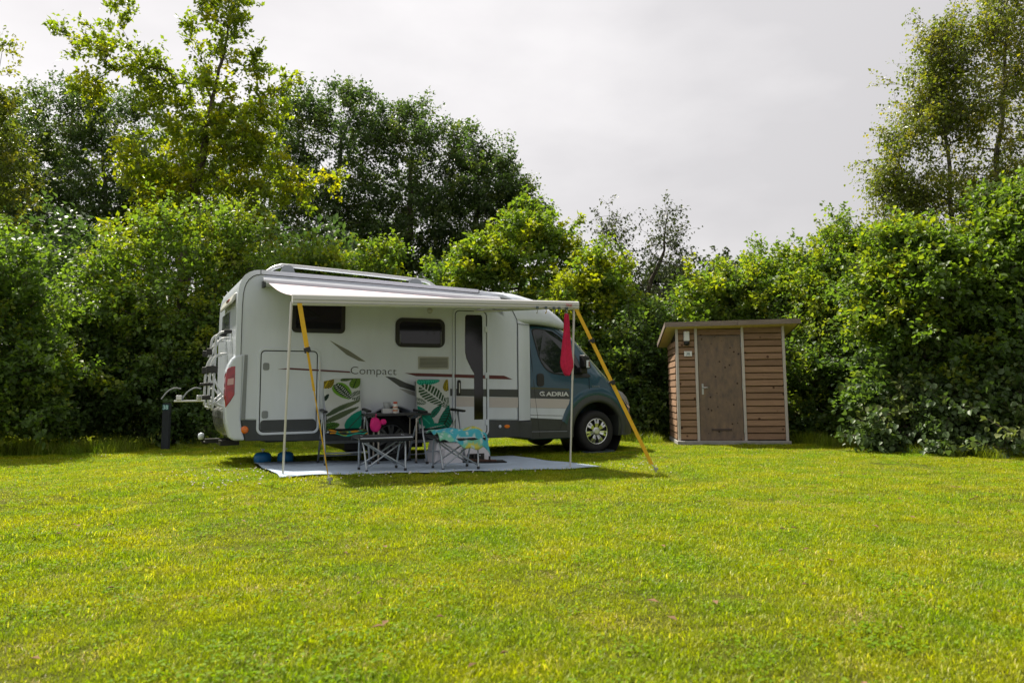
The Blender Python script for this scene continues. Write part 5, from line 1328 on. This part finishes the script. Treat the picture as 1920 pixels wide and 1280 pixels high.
def boards(x0, x1, z0, z1, tag_y=0.0):
    w = x1-x0
    me = MB().add([(0,-0.004,0),(w,-0.004,0),(w,0.02,0),(0,0.02,0),(0,-0.022,0.012),(w,-0.022,0.012),(0,-0.010,0.112),(w,-0.010,0.112),(0,0.02,0.116),(w,0.02,0.116)],
        [(0,3,2,1),(0,1,5,4),(4,5,7,6),(6,7,9,8),(3,8,9,2),(0,4,6,8,3),(1,2,9,7,5)]).mesh('board', WOOD)
    z = z0
    while z < z1-0.03:
        o = bpy.data.objects.new('board', me); o.location = (x0, 0.0, z); put(o, shed)
        if z + 0.116 > z1: o.scale = (1, 1, (z1-z)/0.116)
        z += PITCH_B
boards(0.047, 0.350, 0.085, 2.19); boards(1.262, 1.958, 0.085, 2.19); boards(0.402, 1.208, 2.045, 2.19)
# left wall boards (and right wall)
for wx, sgn in ((-0.004, -1), (2.009, 1)):
    me = MB().add([(0.004*sgn,0.02,0),(0.004*sgn,SD,0),(-0.02*sgn,SD,0),(-0.02*sgn,0.02,0),(0.022*sgn,0.02,0.012),(0.022*sgn,SD,0.012),(0.010*sgn,0.02,0.112),(0.010*sgn,SD,0.112),(-0.02*sgn,0.02,0.116),(-0.02*sgn,SD,0.116)],
        [(0,3,2,1),(0,1,5,4),(4,5,7,6),(6,7,9,8),(3,8,9,2),(0,4,6,8,3),(1,2,9,7,5)]).mesh('board', WOOD)
    for k in range(15):
        o = bpy.data.objects.new('board', me); o.location = (wx, 0.0, 0.085+k*PITCH_B); put(o, shed)
MB().box((SW/2, SD+0.01, 1.0), (SW, 0.03, 1.8)).build('back_wall', WOOD, shed)
dr = MB().box((0.805, 0.0, 1.05), (0.795, 0.035, 1.95)).build('door', DOORW, shed, bevel=0.004)
MB().box((0.805,-0.012,2.035), (0.80,0.02,0.012)).build('door_head', FASC, shed)
hp = MB().box((0.475,-0.022,1.03), (0.035,0.012,0.20)).build('handle_plate', STEEL, dr, bevel=0.003)
MB().tube([(0.475,-0.028,1.06),(0.475,-0.065,1.06),(0.60,-0.065,1.06)], 0.009, 8).build('handle', CHROME, hp, smooth=True)
MB().box((0.80,-0.024,0.275), (0.37,0.016,0.032)).build('door_rail', mat('dark rail', (0.06,0.038,0.035), 0.6), dr, bevel=0.004)
for zz in (1.85, 1.06, 0.25): MB().box((1.21,-0.04,zz), (0.018,0.012,0.09)).build('hinge', STEEL, dr)
ll = MB().box((0.20,-0.055,2.03), (0.105,0.085,0.19)).build('wall_lamp', mat('white lamp housing', (0.66,0.66,0.66), 0.4), shed, bevel=0.015)
MB().lathe([(0.0,-0.075),(0.035,-0.07),(0.052,-0.045),(0.052,0.0),(0,0.0)], (0.20,-0.06,1.93), 'z', 18).build('sensor', BLACK, ll, smooth=True)
ns_ = MB().box((0.222,-0.034,1.70), (0.145,0.010,0.095)).build('number_sign', mat('white sign', (0.66,0.67,0.67), 0.4), shed, bevel=0.002)
text('lettering', '38', 0.075, mat('blue grey digits', (0.09,0.14,0.19), 0.5), ns_, (0.190,-0.0395,1.675), width=0.065, bold=0.001)
# roof: slab falling to the back, soffit, fascia boards
def roof_z(x, y): return 2.215 + 0.030*(x+0.22)/2.4*1.0 - 0.17*(y+0.30)
rc = [(-0.19,-0.22),(SW+0.23,-0.22),(SW+0.23,SD+0.2),(-0.19,SD+0.2)]
MB().add([(x,y,roof_z(x,y)) for x, y in rc] + [(x,y,roof_z(x,y)+0.02) for x, y in rc], [(0,3,2,1),(4,5,6,7),(0,1,5,4),(1,2,6,5),(2,3,7,6),(3,0,4,7)]).build('soffit', SOFF, shed)
MB().add([(x,y,roof_z(x,y)+0.021) for x, y in rc] + [(x,y,roof_z(x,y)+0.078) for x, y in rc], [(0,3,2,1),(4,5,6,7),(0,1,5,4),(1,2,6,5),(2,3,7,6),(3,0,4,7)]).build('roof_deck', mat('roofing felt', (0.10,0.10,0.10), 0.95, var=0.4, vscale=10, bump=0.5), shed)
def fascia(p, q, nrm):
    vs_ = []
    for (x, y) in (p, q):
        for dz in (-0.004, 0.086):
            for o_ in (0.003, 0.028): vs_.append((x+nrm[0]*o_, y+nrm[1]*o_, roof_z(x, y)+dz))
    MB().add(vs_, [(0,1,3,2),(4,6,7,5),(0,4,5,1),(2,3,7,6),(0,2,6,4),(1,5,7,3)]).build('fascia', FASC, shed)
fascia((-0.22,-0.22), (1.12,-0.22), (0,-1)); fascia((1.123,-0.22), (SW+0.26,-0.22), (0,-1))
fascia((-0.19,-0.22), (-0.19,SD+0.2), (-1,0)); fascia((SW+0.23,-0.22), (SW+0.23,SD+0.2), (1,0))
# ------------------------------------------------------------------ grass
def grass_material(name, a, b_, dry, trans, fresh=0.55):
    mt = bpy.data.materials.new(name); mt.use_nodes = True
    t = mt.node_tree; p = t.nodes['Principled BSDF']; p.inputs['Roughness'].default_value = 0.42; p.inputs['Specular IOR Level'].default_value = 0.22
    geo = t.nodes.new('ShaderNodeNewGeometry')
    n1 = t.nodes.new('ShaderNodeTexNoise'); n1.inputs['Scale'].default_value = 1.6; n1.inputs['Detail'].default_value = 8; n1.inputs['Roughness'].default_value = 0.6
    t.links.new(geo.outputs['Position'], n1.inputs['Vector'])
    rp = t.nodes.new('ShaderNodeValToRGB'); rp.color_ramp.elements[0].position = 0.36; rp.color_ramp.elements[0].color = (*a, 1)
    rp.color_ramp.elements[1].position = 0.64; rp.color_ramp.elements[1].color = (*b_, 1)
    t.links.new(n1.outputs['Fac'], rp.inputs[0])
    at = t.nodes.new('ShaderNodeAttribute'); at.attribute_name = 'tint'
    rv = t.nodes.new('ShaderNodeValToRGB'); e = rv.color_ramp.elements
    e[0].position = 0.0; e[0].color = (0,0,0,1); e[1].position = 1.0; e[1].color = (1,1,1,1)
    e[0].position = 0.84; e[1].position = 0.93
    t.links.new(at.outputs['Fac'], rv.inputs[0])
    # dry patches
    n3 = t.nodes.new('ShaderNodeTexNoise'); n3.inputs['Scale'].default_value = 2.6; n3.inputs['Detail'].default_value = 4
    t.links.new(geo.outputs['Position'], n3.inputs['Vector'])
    r3 = t.nodes.new('ShaderNodeMapRange'); r3.inputs['From Min'].default_value = 0.48; r3.inputs['From Max'].default_value = 0.72; r3.inputs['To Min'].default_value = 0.25; r3.inputs['To Max'].default_value = 1.0
    t.links.new(n3.outputs['Fac'], r3.inputs['Value'])
    mf = t.nodes.new('ShaderNodeMath'); mf.operation = 'MULTIPLY'; t.links.new(rv.outputs[0], mf.inputs[0]); t.links.new(r3.outputs[0], mf.inputs[1])
    mx = t.nodes.new('ShaderNodeMix'); mx.data_type = 'RGBA'
    t.links.new(mf.outputs[0], mx.inputs['Factor']); t.links.new(rp.outputs[0], mx.inputs['A']); mx.inputs['B'].default_value = (*dry, 1)
    br = t.nodes.new('ShaderNodeMapRange'); br.inputs['To Min'].default_value = 0.55; br.inputs['To Max'].default_value = 1.45
    t.links.new(at.outputs['Fac'], br.inputs['Value'])
    sv_ = t.nodes.new('ShaderNodeVectorMath'); sv_.operation = 'SCALE'; t.links.new(mx.outputs['Result'], sv_.inputs[0]); t.links.new(br.outputs[0], sv_.inputs['Scale'])
    t.links.new(sv_.outputs[0], p.inputs['Base Color'])
    tr = t.nodes.new('ShaderNodeBsdfTranslucent'); mu = t.nodes.new('ShaderNodeMix'); mu.data_type = 'RGBA'; mu.blend_type = 'MULTIPLY'; mu.inputs['Factor'].default_value = 1
    t.links.new(sv_.outputs[0], mu.inputs['A']); mu.inputs['B'].default_value = (*trans, 1); t.links.new(mu.outputs['Result'], tr.inputs[0])
    ms = t.nodes.new('ShaderNodeMixShader'); ms.inputs[0].default_value = 0.45
    t.links.new(p.outputs[0], ms.inputs[1]); t.links.new(tr.outputs[0], ms.inputs[2]); t.links.new(ms.outputs[0], t.nodes['Material Output'].inputs[0])
    return mt
LAWN = grass_material('lawn blades', (0.155,0.240,0.005), (0.285,0.300,0.005), (0.50,0.42,0.16), (1.7,1.75,0.3))
LONGG = grass_material('long grass blades', (0.11,0.18,0.012), (0.20,0.23,0.02), (0.30,0.26,0.10), (1.7,1.8,0.5))
def patch(name, rad, count, hmin, hmax, wid, m_, seed, lean=0.5):
    rg = np.random.default_rng(seed)
    r_ = rad*np.sqrt(rg.random(count)); a = rg.random(count)*2*math.pi
    P = np.stack([r_*np.cos(a), r_*np.sin(a), np.full(count, -0.008)], 1)
    h = hmin + (hmax-hmin)*rg.random(count)**1.6
    d = rg.random(count)*2*math.pi; ln = lean*(0.2+rg.random(count))
    dirv = np.stack([np.cos(d), np.sin(d), np.zeros(count)], 1)
    sd = np.stack([-np.sin(d+rg.normal(size=count)*0.6), np.cos(d), np.zeros(count)], 1)
    w = (wid*(0.6+0.7*rg.random(count)))[:, None]
    up_ = np.array([0,0,1.0])
    m1 = P + up_*(h*0.55)[:, None] + dirv*(h*ln*0.35)[:, None]
    tip = P + up_*(h*(1-0.25*ln))[:, None] + dirv*(h*ln)[:, None]
    V = np.stack([P-sd*w*0.5, P+sd*w*0.5, m1+sd*w*0.38, m1-sd*w*0.38, tip], 1).reshape(-1, 3)
    b0 = np.arange(count)[:, None]*5
    F = np.concatenate([b0+np.array([0,1,2]), b0+np.array([0,2,3]), b0+np.array([3,2,4])], 0)
    return bpy.data.objects.new(name, mesh_arrays(name, V, F, m_, np.repeat(rg.random(count), 5)))
def scatter(name, sources, pts, rots, scs, label, cat, pick=None):
    """one object whose geometry nodes put grass tufts on its points"""
    coll = bpy.data.collections.new(name + '_tufts')
    for s in sources: coll.objects.link(s)
    me = bpy.data.meshes.new(name); me.vertices.add(len(pts)); me.vertices.foreach_set('co', np.asarray(pts, np.float32).ravel()); me.update()
    a = me.attributes.new('rot', 'FLOAT_VECTOR', 'POINT'); a.data.foreach_set('vector', np.asarray(rots, np.float32).ravel())
    a = me.attributes.new('scl', 'FLOAT', 'POINT'); a.data.foreach_set('value', np.asarray(scs, np.float32))
    a = me.attributes.new('pick', 'INT', 'POINT'); a.data.foreach_set('value', np.asarray(pick if pick is not None else np.random.default_rng(3).integers(0, len(sources), len(pts)), np.int32))
    o = bpy.data.objects.new(name, me); put(o)
    ng = bpy.data.node_groups.new(name, 'GeometryNodeTree')
    ng.interface.new_socket('Geometry', in_out='INPUT', socket_type='NodeSocketGeometry'); ng.interface.new_socket('Geometry', in_out='OUTPUT', socket_type='NodeSocketGeometry')
    gi = ng.nodes.new('NodeGroupInput'); go = ng.nodes.new('NodeGroupOutput')
    ip = ng.nodes.new('GeometryNodeInstanceOnPoints'); ci_ = ng.nodes.new('GeometryNodeCollectionInfo')
    ci_.inputs['Collection'].default_value = coll; ci_.inputs['Separate Children'].default_value = True; ci_.inputs['Reset Children'].default_value = True
    ip.inputs['Pick Instance'].default_value = True
    ra = ng.nodes.new('GeometryNodeInputNamedAttribute'); ra.data_type = 'FLOAT_VECTOR'; ra.inputs['Name'].default_value = 'rot'
    sa = ng.nodes.new('GeometryNodeInputNamedAttribute'); sa.data_type = 'FLOAT'; sa.inputs['Name'].default_value = 'scl'
    pa = ng.nodes.new('GeometryNodeInputNamedAttribute'); pa.data_type = 'INT'; pa.inputs['Name'].default_value = 'pick'
    ng.links.new(pa.outputs['Attribute'], ip.inputs['Instance Index'])
    er = ng.nodes.new('FunctionNodeEulerToRotation')
    ng.links.new(gi.outputs[0], ip.inputs['Points']); ng.links.new(ci_.outputs[0], ip.inputs['Instance'])
    ng.links.new(ra.outputs['Attribute'], er.inputs[0]); ng.links.new(er.outputs[0], ip.inputs['Rotation'])
    ng.links.new(sa.outputs['Attribute'], ip.inputs['Scale'])
    ng.links.new(ip.outputs[0], go.inputs[0])
    md = o.modifiers.new('tufts', 'NODES'); md.node_group = ng
    tag(o, label, cat, kind='stuff')
    return o
def in_mat(x, y, pad=0.0):
    dx, dy = x-VO.x, y-VO.y; c, s = math.cos(YAW), math.sin(YAW)
    u = dx*c+dy*s; v = -dx*s+dy*c
    hi = np.interp(u, [-5.4, -1.6], [0.72, 0.0])
    return (u > -5.50-pad) & (u < -1.45+pad) & (v > -2.22-pad) & (v < hi+pad)
def in_shed(x, y, pad=0.0):
    return (x > 3.05-pad) & (x < 5.25+pad) & (y > 14.0-pad) & (y < 15.9+pad)
def in_wheels(x, y):
    r = np.zeros_like(x, bool)
    for u in (FW[0], RW[0]):
        for v in (0.13, 1.97):
            p = W(u, v, 0); r |= ((x-p.x)**2 + (y-p.y)**2) < 0.16
    return r
gr = np.random.default_rng(5)
src = [patch('lawn_tuft', 0.20, 700, 0.010, 0.038, 0.0040, LAWN, 100+k, 0.95) for k in range(6)]
DRYG = grass_material('dry thatch', (0.34,0.28,0.09), (0.44,0.36,0.14), (0.5,0.42,0.2), (1.2,1.2,0.6))
src.append(patch('thatch_tuft', 0.10, 150, 0.008, 0.030, 0.0040, DRYG, 120, 2.2))
CLOV = leaf_material('clover leaf', (0.11,0.20,0.008), (0.15,0.25,0.010), (0.21,0.29,0.012), (1.7,1.8,0.4), 0.40, 0.12, 0.6)
rgc = np.random.default_rng(9); nc = 46
ra_ = 0.13*np.sqrt(rgc.random(nc)); an = rgc.random(nc)*6.283
Pc = np.stack([ra_*np.cos(an), ra_*np.sin(an), 0.012+0.018*rgc.random(nc)], 1)
Dc = unit(np.stack([rgc.normal(size=nc), rgc.normal(size=nc), 0.15*rgc.normal(size=nc)], 1)); Nc = unit(rgc.normal(size=(nc, 3))*0.25 + np.array([0, 0, 1.0]))
src.append(bpy.data.objects.new('weed_tuft', leaves_mesh('weed_tuft', Pc, Dc, Nc, 0.012+0.008*rgc.random(nc), 0.010+0.007*rgc.random(nc), rgc.random(nc), CLOV, True)))
for k_, s_ in enumerate(src): s_.name = 'tuft_%02d' % k_
def lattice(x0, x1, y0, y1, st):
    X_, Y_ = np.meshgrid(np.arange(x0, x1, st), np.arange(y0, y1, st)); n_ = X_.size
    return X_.ravel()+gr.normal(size=n_)*st*0.3, Y_.ravel()+gr.normal(size=n_)*st*0.3
xs1, ys1 = lattice(-6, 6, 1.6, 6.5, 0.118)
xs2, ys2 = lattice(-13, 13, 6.5, 18.5, 0.155)
xs3, ys3 = lattice(-13, -6, 2, 6.5, 0.2); xs4, ys4 = lattice(6, 13, 2, 6.5, 0.2)
xs = np.concatenate([xs1, xs2, xs3, xs4]); ys = np.concatenate([ys1, ys2, ys3, ys4])
ok = ~in_mat(xs, ys, 0.13) & ~in_shed(xs, ys, 0.05) & ~in_wheels(xs, ys)
bare = (np.sin(xs*1.1+0.5)*0.15 + np.abs((ys-10.6) + 0.05*xs) < 0.32) & (xs > 5.2) & (gr.random(len(xs)) < 0.65)
ok &= ~bare
xs, ys = xs[ok], ys[ok]
n_ = len(xs)
zz_ = gz(xs, ys)
patchy = 0.5+0.5*np.sin(xs*1.9+np.sin(ys*1.3)*2)*np.sin(ys*1.7+0.6*xs)
pick = gr.integers(0, 6, n_)
f1 = np.sin(xs*2.3+1.3*np.sin(ys*1.9))*np.sin(ys*2.9+1.1*np.sin(xs*1.4)) + 0.5*gr.normal(size=n_)
scl = (0.75+0.5*gr.random(n_))*(0.80+0.4*patchy)
scatter('lawn_grass', src, np.stack([xs, ys, zz_], 1), np.stack([gr.normal(size=n_)*0.06, gr.normal(size=n_)*0.06, gr.random(n_)*6.283], 1), scl, 'short sunlit mown grass of the pitch', 'grass', pick)
dry_ok = gr.random(n_) < 0.06 + 0.30*(f1 > 0.85); clo_ok = gr.random(n_) < 0.10 + 0.08*(f1 < -0.8)
for k_, (nm, m2, lb) in enumerate((('dry_thatch', dry_ok, 'straw-coloured dry thatch flecks in the lawn'), ('lawn_clover', clo_ok, 'darker clover patches in the lawn'))):
    q = np.stack([xs, ys, zz_+0.006], 1)[m2]
    scatter(nm, [src[6+k_]], q, np.stack([np.zeros(len(q)), np.zeros(len(q)), gr.random(len(q))*6.283], 1), 0.7+0.7*gr.random(len(q)), lb, 'thatch' if k_ == 0 else 'clover')
# edge of the mat: short dense fringe
xs, ys = lattice(-6, 3, 7, 12, 0.07)
ok = in_mat(xs, ys, 0.16) & ~in_mat(xs, ys, 0.05); xs, ys = xs[ok], ys[ok]; n_ = len(xs)
srcf = [patch('fringe_tuft', 0.05, 60, 0.02, 0.065, 0.004, LAWN, 150+k, 0.7) for k in range(3)]
scatter('mat_edge_grass', srcf, np.stack([xs, ys, gz(xs, ys)], 1), np.stack([np.zeros(n_), np.zeros(n_), gr.random(n_)*6.283], 1), 0.8+0.5*gr.random(n_), 'grass fringe growing along the mat edge', 'grass')
# long grass along the hedges
srcl = [patch('long_tuft', 0.16, 130, 0.08, 0.30, 0.006, LONGG, 200+k, 0.7) for k in range(5)]
pts = []
for (x0, x1, ya, yb_, dens, hs) in ((-13, -6.75, 12.7, 14.2, 10.0, 1.05), (-6.2, -1, 13.6, 14.9, 6, 0.6), (2.4, 3.0, 14.4, 15.6, 12, 0.8), (5.3, 6.4, 14.2, 15.2, 11, 1.0), (6.2, 10, 11.0, 12.4, 9, 0.8), (0, 3, 15.0, 16.2, 7, 0.8), (5.4, 7.5, 12.6, 14.6, 7, 0.9)):
    k = int((x1-x0)*(yb_-ya)*dens*2.2)
    for _ in range(k):
        x = gr.uniform(x0, x1); y = gr.uniform(ya, yb_)
        pts.append((x, y, gz(x, y), hs*(0.6+0.7*gr.random())))
pts = np.array(pts); ok = ~in_shed(pts[:, 0], pts[:, 1], 0.12); pts = pts[ok]; n_ = len(pts)
scatter('long_grass', srcl, pts[:, :3], np.stack([gr.normal(size=n_)*0.1, gr.normal(size=n_)*0.1, gr.random(n_)*6.283], 1), pts[:, 3], 'uncut grass at the foot of the hedges', 'grass')
# clover heads by the mat, scattered daisies, fallen leaves
FLW = mat('clover white', (0.62,0.58,0.52), 0.8)
fm = MB(); g_r = random.Random(4)
def head(x, y, s):
    z = float(gz(x, y)) + 0.035 + g_r.random()*0.03
    for k in range(4):
        fm.box((x+g_r.gauss(0, s*0.4), y+g_r.gauss(0, s*0.4), z+g_r.gauss(0, s*0.2)), (s, s, s*0.7), rz=g_r.random()*3, rx=g_r.random())
for _ in range(70):
    u = -6.4+4.2*g_r.random()**1.5; v = -2.35-0.45*g_r.random()**1.6; p = W(u, v, 0); head(p.x, p.y, 0.009)
for _ in range(40):
    u = -6.6+1.1*g_r.random(); v = -2.2+1.2*g_r.random(); p = W(u, v, 0); head(p.x, p.y, 0.008)
for _ in range(40): head(g_r.uniform(-7, 5), g_r.uniform(8, 13.5), 0.007) 
for _ in range(25):
    u = g_r.uniform(-1.5, -0.6); v = g_r.uniform(-2.9, -1.9); p = W(u, v, 0); head(p.x, p.y, 0.008)
keep = [i for i in range(0, len(fm.v), 8)]
o = fm.build('clover_blossoms', FLW); tag(o, 'tiny white clover heads in the lawn, thickest by the mat', 'clover', kind='stuff')
lf = MB(); 
for _ in range(170):
    y = g_r.uniform(2.6, 12); x = g_r.uniform(-0.75, 0.75)*y
    if bool(in_mat(np.array([x]), np.array([y]), 0.05)[0]): continue
    z = float(gz(x, y)) + 0.035; s = 0.014+0.02*g_r.random(); a = g_r.random()*6.28
    c, s_ = math.cos(a), math.sin(a)
    lf.add([(x, y, z), (x+s*c-s*0.5*s_, y+s*s_+s*0.5*c, z+0.008), (x+2*s*c, y+2*s*s_, z+0.003), (x+s*c+s*0.5*s_, y+s*s_-s*0.5*c, z+0.010)], [(0,1,2,3)])
o = lf.build('fallen_leaves', mat('dry leaf', (0.20,0.11,0.05), 0.9, var=0.5, vscale=3)); tag(o, 'small dry brown leaves lying in the grass', 'leaves', kind='stuff')
